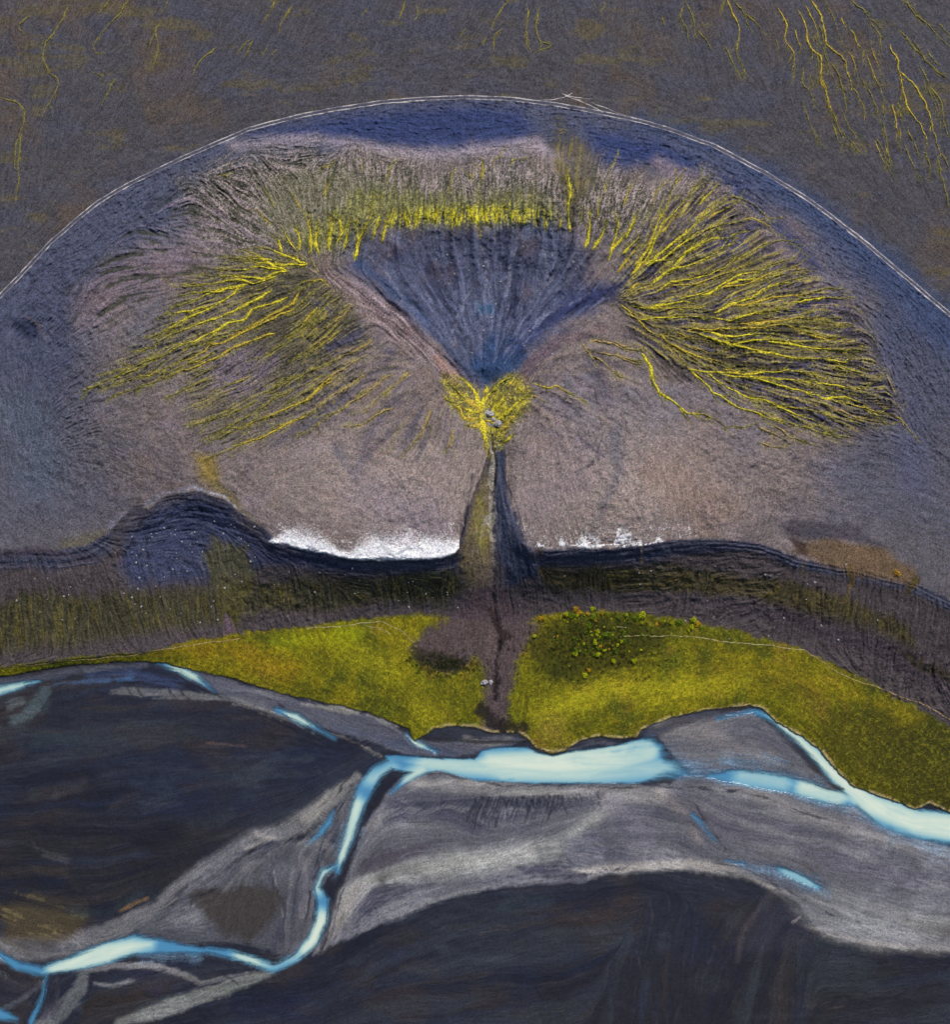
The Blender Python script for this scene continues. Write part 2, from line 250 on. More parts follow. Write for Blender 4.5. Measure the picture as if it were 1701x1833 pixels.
# ------------------------------------------------------------------ ground relief (metres)
Z = np.full((NY, NX), 20., f32)
Z += 11*M_in*(1-ss(.62, 1.08, ellr+.02*NM))*1.0
ripple_zone = M_in*ss(.80, .90, ellr+.03*NM)*(1-ss(1.0, 1.2, ellr))*(1-ss(760, 900, V))
basin = [(640,420),(760,410),(900,408),(1010,410),(1075,470),(1060,540),(970,590),(920,660),(880,700),(840,690),(790,620),(700,540),(640,490)]
s, d = sdf(basin, True, 330); d = d+16*NM[s]+6*L3[s]; bowl = np.zeros_like(Z); bowl[s] = ss(90, -110, d)
Z -= 11*bowl
s, d = sdf([(868,690,6),(880,760,8),(888,830,8),(878,900,18),(872,960,34),(878,1040,60),(884,1130,70)], False, 60); g = np.zeros_like(Z); g[s] = 1-ss(-6, 34, d)
Z -= 4.5*g*(1-M_slope)
s, d = sdf(S_edge, False, 200); dS = np.full_like(Z, 300.); dS[s] = d
s, d = sdf(F_edge, False, 260); dF = np.full_like(Z, 400.); dF[s] = d
tt = dS/(dS+dF+1e-3)
prof = 1-.14*ss(0, .2, tt)-.86*ss(.0, 1.05, tt)/ss(0, 1.05, 1.)
Zs = 5+(Z-5)*prof
Z = Z*(1-M_slope)+Zs*M_slope
s, d = sdf(W_edge, False, 200); dW = np.full_like(Z, 300.); dW[s] = d
Zm = 1.9+.9*ss(0, 30, dW)+2.2*(dW/(dW+dF+1e-3))
M_mb = full(area(F_edge, 4900), 3, 0, 0)
Z = Z*(1-M_mb)+Zm*M_mb
Z = Z*(1-M_bed)+1.2*M_bed
for cen, rr, hh in (((1090,900),(150,110),3.5), ((660,900),(170,110),3), ((40,590),(34,22),-2.2), ((340,950),(110,70),-3)):
    q = ((U-cen[0])/rr[0])**2+((V-cen[1])/rr[1])**2; Z += hh*np.exp(-q*1.5)

# ------------------------------------------------------------------ ground cover colours
outer = 1-M_in
put(outer, (72,71,77), .85); put(outer*ss(.1, .7, NB+.3*NM), (88,76,64), .6); put(outer*ss(.0, .6, fbm(110, 50, 4, 21)), (66, 72, 94), .3)
put(outer*ss(.25, .75, fbm(70, 22, 5, 22)), (94,86,56), .5)
put(M_in, (114, 104, 104)); put(M_in*ss(0, .6, -NB), (98, 98, 114), .7); put(M_in*ss(.1, .7, fbm(60, octv=4, seed=23)), (112, 98, 90), .55); put(M_in*ss(.15, .7, fbm(34, 60, 4, 61)), (92, 84, 92), .5); put(M_in*ss(.3, .8, fbm(80, 50, 4, 62)), (134, 122, 130), .5)
# hill glow and vignette painted in, then the cooler slopes below the track
put(M_in*ss(.45, 0, ellr)*.0, (0,0,0), 0); lit_glow = np.exp(-(((U-700)/210)**2+((V-880)/130)**2))+np.exp(-(((U-1140)/220)**2+((V-860)/140)**2)); put(M_in*np.clip(lit_glow, 0, 1), (146,133,127), .72)  # glow of the lit lower hill, painted into the ground colour
vignette = np.maximum(ss(330, 60, U), ss(1430, 1640, U))*ss(430, 700, V) if False else np.maximum(1-ss(60, 330, U), ss(1430, 1640, U))*ss(430, 700, V); put(M_in*vignette, (78,79,88), .75)  # vignette darkening painted over the left and right hill margins
band = M_in*ss(.86, .95, ellr+.035*NM)*(1-ss(560, 860, V+60*NM))
put(band, (52,66,100), .8); put(M_in*ss(.8, 1.0, ellr+.06*NM)*(1-ss(900, 1000, V)), (80,82,98), .55)
poly([(450,240),(620,205),(800,190),(930,195),(960,225),(925,262),(800,275),(700,262),(560,250)], (46,60,102), feather=34, rag=8, op=.85)
poly([(1050,225),(1200,260),(1330,330),(1440,440),(1500,520),(1430,460),(1300,350),(1180,285),(1120,310),(1070,300)], (46,60,102), feather=36, rag=8, op=.9)
line([(1150,215,10),(1300,270,18),(1460,375,26),(1620,510,30),(1740,620,40)], (56,72,106), feather=50, rag=10, op=.7)
line([(1560,600,20),(1620,740,22),(1640,860,30)], (84,86,110), feather=60, rag=10, op=.7)
line([(-60,720,40),(60,760,40),(70,860,40)], (80,88,104), feather=80, rag=14, op=.7)
poly([(20,570),(60,575),(78,605),(60,612),(30,600)], (44,50,72), feather=16, rag=3, op=.95); line([(45,565,1),(70,582,4),(84,612,1)], (98,88,92), feather=10, rag=3, op=.7)
line([(150,545,20),(230,500,30),(330,470,30)], (104,90,98), feather=60, op=.6)
# pale shoulder of the hill
line([(420,262,8),(560,248,10),(640,262,10),(740,280,10),(860,268,8),(960,262,12),(1060,320,10)], (164,152,162), feather=26, rag=6, op=.55)
line([(1180,290,10),(1290,350,12),(1380,430,12),(1480,540,10),(1530,620,12),(1560,700,14)], (128,114,124), feather=30, rag=6, op=.7)
# green grey heath of the upper hill
heath = [(330,330),(430,285),(560,268),(640,280),(760,300),(900,292),(980,300),(1060,300),(1180,330),(1260,320),(1360,400),(1290,440),(1150,440),(1080,420),(1000,402),(700,402),(620,450),(560,470),(470,470),(360,440)]
poly(heath, (98,94,84), feather=80, rag=22, streak=5, op=.85)
s, m = mask(heath, True, 80, 22, 3, 5); hx = .45*L1[s]+.6*NT[s]+.55*white[s]; put(m*ss(.1, 1.1, hx), (160,146,148), .65, s); put(m*ss(.1, 1.1, -hx), (48,50,42), .75, s)
poly([(460,330),(620,300),(700,330),(860,345),(960,330),(1000,395),(700,395),(560,450),(480,430)], (102,102,76), feather=40, rag=10, streak=4, op=.55)
s, m = mask([(1000,205),(1022,235),(1060,275),(1066,320),(1040,370),(1020,405),(1008,350),(985,290),(982,255)], True, 22, 6, 3, 5, 3); put(m*ss(-.6, .8, L1[s]+.6*white[s]), (66,64,44), .8, s); put(m*ss(.4, 1.4, L2[s]), (130,118,52), .5, s)
s, m = poly([(640,340),(720,350),(830,352),(930,350),(1010,370),(1000,402),(880,406),(700,406),(620,440),(560,450),(540,420)], (118,118,62), feather=34, rag=6, streak=6, op=.35); put(m*ss(.1, 1.2, L1[s]+.5*white[s]), (146,144,58), .38, s)
s, m = mask([(660,392),(760,372),(860,366),(950,374),(1000,390),(985,402),(870,404),(760,407),(690,406)], True, 16, 4, 2, 5); put(m*ss(-.3, 1.0, L1[s]+.6*L2[s]+.4*white[s]), (206,196,42), .85, s)
# fans
lf = [(540,470),(470,455),(400,455),(330,500),(270,570),(180,690),(230,700),(330,660),(330,760),(400,800),(560,760),(640,690),(660,620),(640,530),(600,490)]
poly(lf, (98,92,80), feather=50, rag=14, op=.6, streak=3)
poly([(470,450),(420,520),(470,620),(400,660),(440,690),(570,660),(640,620),(620,510),(560,460)], (78,74,58), feather=60, rag=14, op=.65)
rf = [(1100,500),(1130,430),(1200,350),(1270,330),(1370,420),(1470,500),(1540,560),(1600,700),(1610,750),(1500,780),(1400,760),(1300,700),(1180,660),(1120,600)]
poly(rf, (94,86,88), feather=40, rag=12, op=.7, streak=3)
poly([(1120,520),(1220,420),(1320,420),(1420,540),(1560,600),(1530,700),(1400,690),(1280,660),(1160,620)], (96,90,50), feather=60, rag=14, op=.45, streak=5)
poly([(1350,560),(1520,570),(1540,600),(1400,620),(1330,640),(1500,660),(1400,700),(1260,660)], (60,56,44), feather=30, rag=8, op=.6, streak=6)
for p in ([(1240,400,6),(1300,360,8)], [(1290,430,5),(1350,410,9)], [(1270,450,7),(1330,440,8)], [(1400,560,6),(1500,530,8)], [(1390,680,6),(1480,650,8)], [(1440,710,8),(1540,720,8)], [(1400,760,5),(1480,750,8)], [(1160,480,5),(1180,500,4)]):
    line(p, (70,70,110), feather=16, rag=4, streak=3, op=.7)
poly([(380,640),(430,620),(500,640),(480,690),(420,710),(380,690)], (118,106,124), feather=26, rag=8, op=.6, streak=3)
for p in ([(560,540,6),(590,555,8)], [(590,620,8),(640,600,10),(650,580,4)], [(700,630,6),(690,650,4)], [(640,640,5),(600,670,6)]): line(p, (74,74,98), feather=14, rag=4, op=.8)
s, m = mask(lf, True, 60, 14, 3); put(m*ss(.2, 1.3, L2[s]), (124,116,66), .25, s); put(m*ss(.2, 1.2, -L1[s]), (44,44,38), .6, s)
s, m = mask(rf, True, 40, 10, 3); put(m*ss(.0, 1.1, L3[s]), (82,78,108), .6, s); put(m*ss(.1, 1.2, L2[s]), (160,148,60), .38, s); put(m*ss(.3, 1.2, -L2[s]-.2*NT[s]), (46,42,40), .65, s)
for pg_, cc in ((lf, (150,140,58)), (rf, (176,162,62))):
    s, m = mask(pg_, True, 70, 18, 3); cl = ss(-.5, .4, L3[s]+.5*NM[s]); put(m*cl*ss(.55, 1.5, L1[s]+.5*L2[s]), cc, .55, s); put(m*cl*ss(.6, 1.6, -L1[s]-.4*L2[s]), (48,46,40), .5, s)
# dark rills of the outer left hill
s, m = mask([(130,520),(200,430),(330,330),(450,330),(520,460),(400,460),(330,520),(200,600),(140,590)], True, 60, 10, 3); put(m*ss(.5, 1.4, L2[s]), (58,62,50), .8, s); put(m*ss(.4, 1.4, -L2[s]), (128,116,128), .5, s); HGT[s] -= .22*m*L2[s]
# basin
poly(basin, (70,77,102), feather=76, rag=30, streak=7, op=.9)
s, m = mask(basin, True, 30, 6, 2); put(m*ss(.4, 1.6, L3[s]), (104,110,136), .45, s); put(m*ss(.3, 1.4, -L3[s]), (46,50,74), .6, s); put(m*ss(.2, .8, NM[s]), (84,74,84), .5, s); HGT[s] += .25*m*L3[s]
poly([(850,640),(880,600),(930,600),(950,640),(900,690),(860,690),(835,660)], (40,66,104), feather=24, rag=6, op=.85); poly([(850,545),(880,545),(885,560),(855,562)], (44,80,110), feather=12, op=.8)
line([(1120,490,10),(1050,520,16),(1000,560,22),(960,620,20)], (70,78,108), feather=60, rag=16, streak=5, op=.75); line([(620,480,6),(670,500,14)], (66,72,100), feather=40, rag=12, op=.7)
line([(640,470,7),(680,500,10),(740,560,10),(800,620,7),(845,680,5)], (58,74,106), feather=18, rag=4, op=.8)
line([(1110,510,8),(1040,540,12),(970,580,12),(930,620,8)], (48,56,96), feather=24, rag=4, op=.85)
for p in ([(870,405,1),(872,470,1),(868,560,1)], [(935,410,1),(915,480,1),(905,540,1),(912,600,1)], [(910,420,1),(912,470,1)], [(860,500,1),(820,560,1),(805,600,1)], [(965,420,1),(985,470,1),(990,500,1)], [(1080,500,1),(1020,545,1.5),(960,580,1.5)], [(660,460,2),(685,490,3),(720,540,1)], [(560,475,2),(620,490,2.5),(660,540,2),(740,580,2),(790,625,2)], [(600,500,2),(650,540,2)], [(1000,480,1),(960,530,1)]):
    wp = wiggle([q[:2] for q in p], 3.0, int(p[0][0]), 7.0); nw = len(wp); line([(x, y, 1.2*math.sin(math.pi*(k+.4)/nw)) for k, (x, y) in enumerate(wp)], (134,134,152), feather=4, rag=2, fine=2.5, grain=1.5, op=.5)
rb_ = random.Random(8)
for k in range(120):
    t = rb_.random(); x0 = 660+450*t; y0 = 415+60*abs(t-.5)**2*4*rb_.random()+rb_.uniform(0, 130); x1 = 872+(x0-872)*.12; y1 = 672; e0 = rb_.uniform(.0, .5); e1 = e0+rb_.uniform(.15, .5)
    bx, by = (x0+x1)/2+(x0-872)*.10, (y0+y1)/2-20
    def bz(q): return ((1-q)**2*x0+2*q*(1-q)*bx+q*q*x1, (1-q)**2*y0+2*q*(1-q)*by+q*q*y1)
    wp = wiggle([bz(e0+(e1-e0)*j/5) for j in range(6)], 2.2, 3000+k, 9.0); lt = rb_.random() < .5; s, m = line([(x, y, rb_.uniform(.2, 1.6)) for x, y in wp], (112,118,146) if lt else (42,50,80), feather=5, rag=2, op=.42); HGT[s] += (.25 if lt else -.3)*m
# ridges flanking the basin
line([(570,478,10),(640,530,16),(720,590,18),(790,650,14),(830,690,8)], (122,106,108), feather=40, rag=12, streak=4, op=.75)
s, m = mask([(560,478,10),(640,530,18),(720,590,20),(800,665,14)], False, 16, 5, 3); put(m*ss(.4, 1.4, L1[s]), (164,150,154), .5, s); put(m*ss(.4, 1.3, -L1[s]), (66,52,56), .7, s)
line([(780,640,8),(815,680,8)], (146,120,112), feather=10, op=.8); line([(930,700,10),(950,650,8),(1000,610,8),(1080,590,6)], (106,88,94), feather=20, rag=5, op=.8)
for side, pts_ in ((1, [(930,690,1010,700,1060,740), (940,670,1040,640,1120,690), (930,700,980,740,1040,860), (950,660,1050,610,1160,640), (925,700,960,760,1000,800), (940,680,1010,680,1110,780)]), (-1, [(810,690,740,680,640,760), (800,680,720,640,590,700), (815,700,770,740,740,850), (805,690,740,720,690,820), (790,670,690,620,560,650), (780,660,660,640,520,760), (812,705,790,750,790,830), (770,650,640,610,480,720)])):
    for (a, b_, c_, d_, e_, f_) in pts_:
        for j in range(5):
            jx, jy = rb_.gauss(0, 16), rb_.gauss(0, 12); q0 = [((1-t)**2*a+2*t*(1-t)*(c_+jx*.6)+t*t*(e_+jx*1.6), (1-t)**2*b_+2*t*(1-t)*(d_+jy*.6)+t*t*(f_+jy*1.6)) for t in np.linspace(rb_.uniform(.05, .3), rb_.uniform(.6, 1), 6)]
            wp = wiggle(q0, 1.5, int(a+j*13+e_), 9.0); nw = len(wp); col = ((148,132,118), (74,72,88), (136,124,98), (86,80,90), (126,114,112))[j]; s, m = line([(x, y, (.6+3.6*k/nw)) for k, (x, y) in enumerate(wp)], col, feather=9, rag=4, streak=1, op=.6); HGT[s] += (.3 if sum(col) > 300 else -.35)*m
# radial slopes below the fans
for p, c in (([(700,640,4),(600,730,10),(500,790,12)], (86,82,92)), ([(720,680,4),(660,780,8),(640,840,8)], (90,86,100)), ([(760,700,3),(720,800,7)], (92,86,96)), ([(600,800,8),(640,860,6)], (80,84,100)), ([(1100,780,10),(1110,840,8),(1075,920,5),(1065,960,3)], (84,86,100)), ([(1060,640,12),(1090,720,8)], (84,80,96)), ([(430,770,10),(520,720,12),(600,660,8)], (104,96,90))): line(p, c, feather=26, rag=7, op=.65)
line([(1000,760,30),(1030,850,40),(960,900,30)], (124,112,118), feather=90, rag=16, op=.6); line([(1180,840,30),(1260,900,40)], (134,114,106), feather=90, rag=16, op=.6); line([(660,880,30),(760,930,40)], (126,116,128), feather=90, rag=16, op=.6)
for p in ([(900,800,.6),(1000,830,.6),(1050,870,.6)], [(1065,700,.6),(1080,780,.6),(1060,830,.6),(980,870,.6)], [(1100,830,.6),(1150,790,.6)]): line(p, (60,56,64), feather=2, rag=3, fine=2, op=.6)
poly([(350,815),(385,815),(392,850),(380,870),(360,860)], (140,120,36), feather=26, rag=6, op=.7); line([(385,865,8),(430,910,8),(455,940,4)], (116,104,60), feather=20, rag=6, op=.7, grain=3)
poly([(250,905),(272,905),(275,925),(262,950),(250,965),(258,930)], (122,108,56), feather=10, rag=3, op=.7)
poly([(150,985),(200,965),(225,975),(200,1000),(160,1000)], (66,64,44), feather=16, rag=5, op=.8); poly([(120,960),(200,950),(160,985),(100,985)], (92,88,62), feather=20, rag=6, op=.6)
line([(200,940,6),(240,920,6),(290,885,4),(345,872,3)], (124,124,140), feather=10, rag=3, op=.6); line([(300,895,1),(345,873,1.5),(400,888,1),(452,938,2.5)], (176,178,190), feather=4, rag=2, grain=2.5, op=.6)

# escarpment
put(M_slope, (76,69,72)); 
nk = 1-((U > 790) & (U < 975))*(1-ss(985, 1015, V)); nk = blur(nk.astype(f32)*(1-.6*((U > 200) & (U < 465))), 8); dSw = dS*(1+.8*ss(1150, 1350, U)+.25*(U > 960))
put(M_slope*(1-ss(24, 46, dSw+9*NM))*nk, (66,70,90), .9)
for k, off in enumerate((7, 14, 21, 29)):
    bnd = np.exp(-((dSw-off-4*NM-1.6*NS)/(1.6+.6*NM))**2)*M_slope*nk*ss(-.5, .5, fbm(38, octv=3, seed=70+k)+.2); put(bnd, (32,34,48) if k % 2 == 0 else (96,96,112), .6); Z -= (.5 if k % 2 == 0 else -.35)*bnd
s, m = poly([(230,960),(300,900),(350,892),(410,910),(450,960),(470,1000),(430,1040),(330,1040),(240,1050),(210,1010)], (62,70,100), feather=30, rag=8, op=.85)
for q in ([(215,1010,1),(255,930,1),(310,903,1),(360,895,1),(420,920,1),(455,970,1),(520,990,1)], [(240,1010,1),(290,930,1),(350,908,1),(410,930,1),(450,980,1)], [(220,985,1),(262,960,1),(265,1000,1)]): line(q, (30,32,48), feather=3, rag=3, op=.7); 
line([(450,965,8),(470,1000,10),(560,1005,8),(640,1015,5)], (56,60,86), feather=14, rag=4, op=.8)
line([(-60,1000,6),(60,985,8),(160,1000,8)], (62,54,66), feather=14, op=.8)
olive = [(-60,1100),(60,1060),(160,1070),(330,1055),(480,1045),(640,1030),(800,1022),(835,1050),(800,1075),(620,1085),(470,1095),(300,1130),(150,1150),(0,1170),(-60,1170)]
poly(olive, (68,66,44), feather=26, rag=8, streak=5, op=.85); s, m = mask(olive, True, 26, 8, 4, 4); put(m*ss(.3, 1.4, L2[s]), (112,102,42), .6, s); put(m*ss(.5, 1.4, -L1[s]), (40,38,30), .7, s)
olive2 = [(960,1020),(1100,1018),(1280,1022),(1430,1045),(1520,1070),(1620,1120),(1640,1160),(1500,1120),(1360,1075),(1200,1060),(1000,1058)]
poly(olive2, (74,68,42), feather=20, rag=7, streak=4, op=.85); s, m = mask(olive2, True, 20, 7, 4, 4); put(m*ss(.3, 1.4, L2[s]), (110,98,40), .6, s); put(m*ss(.5, 1.4, -L1[s]), (42,38,32), .7, s)
poly([(380,960),(440,980),(455,1040),(420,1120),(400,1130),(390,1060),(360,1000)], (84,80,44), feather=20, rag=6, streak=4, op=.75)
poly([(960,1075),(1200,1070),(1420,1120),(1560,1180),(1701,1250),(1701,1200),(1560,1120),(1400,1085),(1200,1062)], (70,62,70), feather=24, rag=6, op=.7)
poly([(1610,1165),(1701,1200),(1760,1230),(1701,1225),(1640,1195)], (56,50,34), feather=14, rag=5, op=.8, streak=3)
poly([(1480,960),(1580,980),(1640,1020),(1640,1050),(1540,1030),(1500,1020),(1420,985)], (104,84,58), feather=20, rag=6, op=.8); poly([(1390,940),(1420,930),(1520,940),(1590,980),(1500,965),(1440,960),(1410,958)], (70,66,76), feather=14, rag=4, op=.85)
poly([(1420,960),(1440,975),(1450,1000),(1430,990),(1412,965)], (60,44,40), feather=10, rag=3, op=.8); line([(1440,1000,1.5),(1436,1030,1.5)], (104,90,60), feather=4); line([(1520,1010,1.5),(1526,1040,2),(1512,1080,2)], (96,80,48), feather=5, rag=2)
line([(1640,1040,8),(1624,1060,3),(1616,1070,1)], (76,66,40), feather=8, rag=2); line([(1148,970,1),(1149,1005,2)], (120,104,80), feather=4); line([(405,1100,2),(410,1130,10)], (98,82,92), feather=6, rag=3)
s = (slice(None), slice(None)); put(M_slope*(1-M_mb)*ss(.8, 1.6, L2), (40,38,38), .3); put(M_slope*(1-M_mb)*ss(.9, 1.8, L1), (96,90,92), .25); HGT += M_slope*(1-M_mb)*(.15*L2+.12*L1)
# gully
rf2 = random.Random(31)
poly([(884,700),(900,800),(905,870),(922,930),(945,985),(960,1020),(930,1040),(890,1060),(880,1000),(884,930),(882,850),(878,790)], (52,60,82), feather=14, rag=4, op=.9, streak=2)
for q in ([(904,870,1),(920,930,1),(948,988,1),(975,1012,1)], [(893,830,1),(902,900,1),(925,970,1),(958,1015,1)], [(888,940,1),(905,1000,1),(930,1040,1)]): line(q, (92,94,114), feather=3, rag=2, op=.6)
poly([(866,840),(880,860),(884,930),(880,1000),(872,1060),(840,1050),(822,1010),(834,950),(850,890)], (104,94,72), feather=14, rag=4, op=.9)
poly([(850,890),(866,880),(876,930),(880,990),(874,1040),(860,990),(846,960)], (124,116,52), feather=16, rag=6, op=.65)
for k in range(30):
    t = k/29.; xb = 815+150*t; xm = 868+38*t; xt = 880+14*t; c_ = rf2.choice(((120,108,84), (84,76,62), (142,130,62), (150,144,136))) if t < .5 else rf2.choice(((44,50,70), (74,82,108), (96,98,116), (38,42,58)))
    y1 = rf2.uniform(960, 1060); y0 = rf2.uniform(780, 930); q0 = []
    for j in range(7):
        y = y0+(y1-y0)*j/6; f = ss(820, 1050, np.float64(y)); x = xt+(xm-xt)*min(1, max(0, (y-760)/150))+(xb-xm)*f; q0.append((x, y))
    wp = wiggle(q0, 1.3, 4000+k, 8.0); s, m = line([(x, y, .8) for x, y in wp], c_, feather=4, rag=2, grain=1, op=.5); HGT[s] += .2*(1 if sum(c_) > 240 else -1)*m
line([(846,850,3),(838,900,3),(830,950,4),(815,990,3)], (42,46,62), feather=7, rag=2, op=.85)
line([(882,770,2),(884,830,2.5),(878,880,4),(878,940,5),(884,1000,3),(880,1060,3)], (160,154,146), feather=6, rag=3, fine=4, grain=4, op=.75)
line([(880,780,1.5),(889,830,1.5),(886,870,1.5)], (40,38,38), feather=3, rag=1.5); line([(878,990,14),(872,1060,34),(880,1090,30)], (104,90,84), feather=30, rag=8, op=.6); line([(884,1060,1.5),(880,1090,3),(895,1110,5),(905,1130,8)], (28,24,26), feather=7, rag=4, grain=3)
HG = g*0
s, m = mask([(880,780,1.5),(889,830,2),(880,900,2.5),(884,1000,2.5),(880,1060,3),(890,1110,4),(890,1250,4)], False, 10, 2, 2); Z[s] -= 1.0*m

s, m = mask([(795,672),(830,690),(862,735),(870,700),(905,672),(925,672),(950,700),(945,730),(915,760),(905,790),(895,800),(878,780),(850,762),(825,745),(800,715)], True, 22, 6, 4, grain=3); put(m, (104,98,46), .75, s); put(m*ss(-.2, .9, NS[s]+.5*white[s]), (196,182,44), .7, s); put(m*ss(.3, 1.1, -NS[s]), (58,54,40), .7, s)
poly([(868,735),(882,730),(890,745),(886,768),(872,760)], (120,118,134), feather=6, rag=2, op=.8)
# ------------------------------------------------------------------ moss meadow
mv = (1-M_bed)*M_mead
put(mv, (104,102,16)); put(mv*ss(-.05, .55, fbm(70, octv=5, seed=31)), (128,118,20), .7); put(mv*ss(.1, .6, fbm(60, octv=4, seed=32)), (70,78,20), .75); put(mv*ss(.3, .8, fbm(40, octv=4, seed=33)), (124,100,40), .5); put(mv*ss(1330, 1660, U)*ss(1150, 1330, V), (54,54,20), .85); put(mv*ss(0, .9, NM+.5*NS), (64,66,18), .5)
for q, c, o in (([(600,1150,14),(700,1200,20),(780,1290,16)], (150,144,24), .6), ([(980,1280,16),(1080,1230,26),(1200,1240,20),(1330,1210,18)], (158,152,28), .65), ([(640,1130,8),(500,1150,8)], (150,160,10), .5), ([(1520,1330,60),(1640,1390,60)], (70,68,16), .65), ([(1280,1190,10),(1440,1230,20)], (84,76,20), .6), ([(700,1240,20),(840,1240,16)], (84,84,16), .6), ([(1010,1120,8),(1200,1120,10),(1350,1150,6)], (74,78,16), .6), ([(300,1165,8),(400,1160,14),(520,1200,20)], (134,108,16), .6), ([(1000,1325,14),(990,1310,24)], (120,104,46), .6), ([(1440,1340,14),(1600,1420,16)], (96,92,16), .6), ([(1320,1190,6),(1500,1230,6),(1640,1285,5)], (150,134,20), .5)):
    s, m = mask([p for p in q], False, 50, 12, 4); put(m*mv[s], c, o, s)
put(mv*ss(.2, 1.2, NT+.4*white), (160,152,40), .2); put(mv*ss(.2, 1.2, -NT+.4*white), (50,52,14), .26)
s, m = mask([(990,1110),(1080,1105),(1200,1120),(1190,1160),(1120,1200),(1040,1225),(980,1215),(950,1180),(940,1140)], True, 30, 10, 5, grain=4); put(m*mv[s], (54,56,16), .8, s)
fan = [(800,1105),(850,1060),(880,1040),(930,1090),(960,1120),(935,1160),(915,1220),(905,1290),(890,1312),(862,1312),(868,1250),(862,1200),(850,1180),(800,1200),(760,1185),(735,1160),(770,1130)]
poly(fan, (80,68,74), feather=22, rag=9, fine=4, op=.93, grain=2); poly([(740,1160),(780,1165),(850,1200),(800,1205),(760,1190),(735,1180)], (44,42,28), feather=14, rag=6, op=.8, grain=4)
line([(884,1110,4),(900,1140,5),(888,1180,3),(888,1250,5)], (32,27,31), feather=8, rag=5, grain=3, op=.95); line([(862,1270,12),(890,1300,12),(940,1306,8)], (34,30,30), feather=12, rag=5, grain=4, op=.85); line([(880,1130,4),(872,1180,4)], (102,86,86), feather=8, op=.7)
poly([(870,1085),(884,1090),(905,1130),(920,1140),(900,1150),(888,1120)], (54,42,42), feather=6, rag=3, grain=3, op=.8)
# turf edge of the river bank
s, d = sdf(W_edge, False, 30); e = np.exp(-((d-2.2-1.5*NS[s])/2.4)**2); put(e*ss(750, 800, U[s])*ss(-.8, .1, NT[s]+NS[s]), (186,166,124), .6, s)

# ------------------------------------------------------------------ riverbed
bd = (M_bed > 0)
put(M_bed, (38,42,57)); put(M_bed*ss(-.1, .6, fbm(160, 60, 5, 41)), (30,38,64), .6); put(M_bed*ss(0, .6, fbm(120, 60, 5, 42)), (58,50,48), .5); put(M_bed*ss(.25, .8, fbm(90, 40, 5, 43)), (70,80,92), .4); put(M_bed*ss(.8, 2.4, L3), (66,68,80), .22); put(M_bed*ss(.8, 2.4, -L3), (28,30,42), .25)
poly([(0,1480),(250,1470),(380,1500),(300,1590),(180,1650),(0,1640)], (38,38,44), feather=60, rag=16, op=.7); poly([(1000,1700),(1701,1720),(1701,1900),(900,1900)], (38,38,46), feather=80, rag=20, op=.7)
sb = []
def sand(q, c, **k): 
    k.setdefault('feather', 8); k.setdefault('streak', 1.0)
    sl, m = (line if len(q[0]) > 2 else poly)(q, c, **k); sb.append((sl, m*k.get('op', 1))); HGT[sl] += .5*m
bar = [(735,1385),(780,1378),(850,1400),(1000,1405),(1200,1403),(1235,1380),(1195,1345),(1180,1320),(1260,1285),(1340,1270),(1370,1290),(1420,1340),(1480,1400),(1560,1470),(1640,1505),(1760,1530),(1760,1712),(1701,1705),(1595,1697),(1506,1685),(1471,1671),(1453,1657),(1439,1639),(1418,1611),(1383,1580),(1312,1562),(1241,1560),(1171,1560),(1100,1564),(1044,1575),(973,1582),(867,1593),(797,1610),(726,1639),(656,1667),(585,1695),(560,1710),(590,1650),(612,1590),(625,1550),(650,1480),(690,1420),(715,1395)]
sand(bar, (104,105,114), feather=9, rag=3, op=1)
for q, c, o, ft in (([(600,1655,8),(625,1600,14),(660,1575,12),(760,1555,18),(880,1540,22),(1000,1515,16),(1060,1470,12),(1110,1430,8)], (162,163,160), .95, 26), ([(740,1402,8),(860,1412,12),(1000,1420,10),(1180,1425,14)], (164,162,160), .9, 16),
  ([(1180,1420,8),(1230,1460,8),(1250,1500,6)], (158,150,146), .6, 24), ([(990,1566,1),(1060,1560,7),(1150,1550,9),(1250,1549,8),(1330,1562,5),(1430,1612,1)], (170,166,162), .95, 14), ([(1450,1620,22),(1560,1650,34),(1760,1670,30)], (150,151,153), .85, 50),
  ([(1320,1400,12),(1420,1450,12),(1560,1500,8),(1701,1530,8)], (146,142,140), .7, 26), ([(1180,1300,10),(1280,1310,20),(1380,1350,18)], (138,134,134), .8, 30), ([(660,1480,4),(690,1450,6),(720,1440,5)], (140,136,138), .6, 12), ([(1100,1440,20),(1150,1500,20)], (140,136,150), .7, 50),
  ([(1440,1655,1),(1500,1680,4),(1600,1696,6),(1760,1706,6)], (158,154,148), .7, 18), ([(640,1590,12),(600,1660,10),(570,1700,3)], (142,138,136), .8, 12)):
    s, m = mask(q, False, ft*1.2, 5, 2, 1.0); put(m*M_bed[s], c, o, s); HGT[s] += .25*m
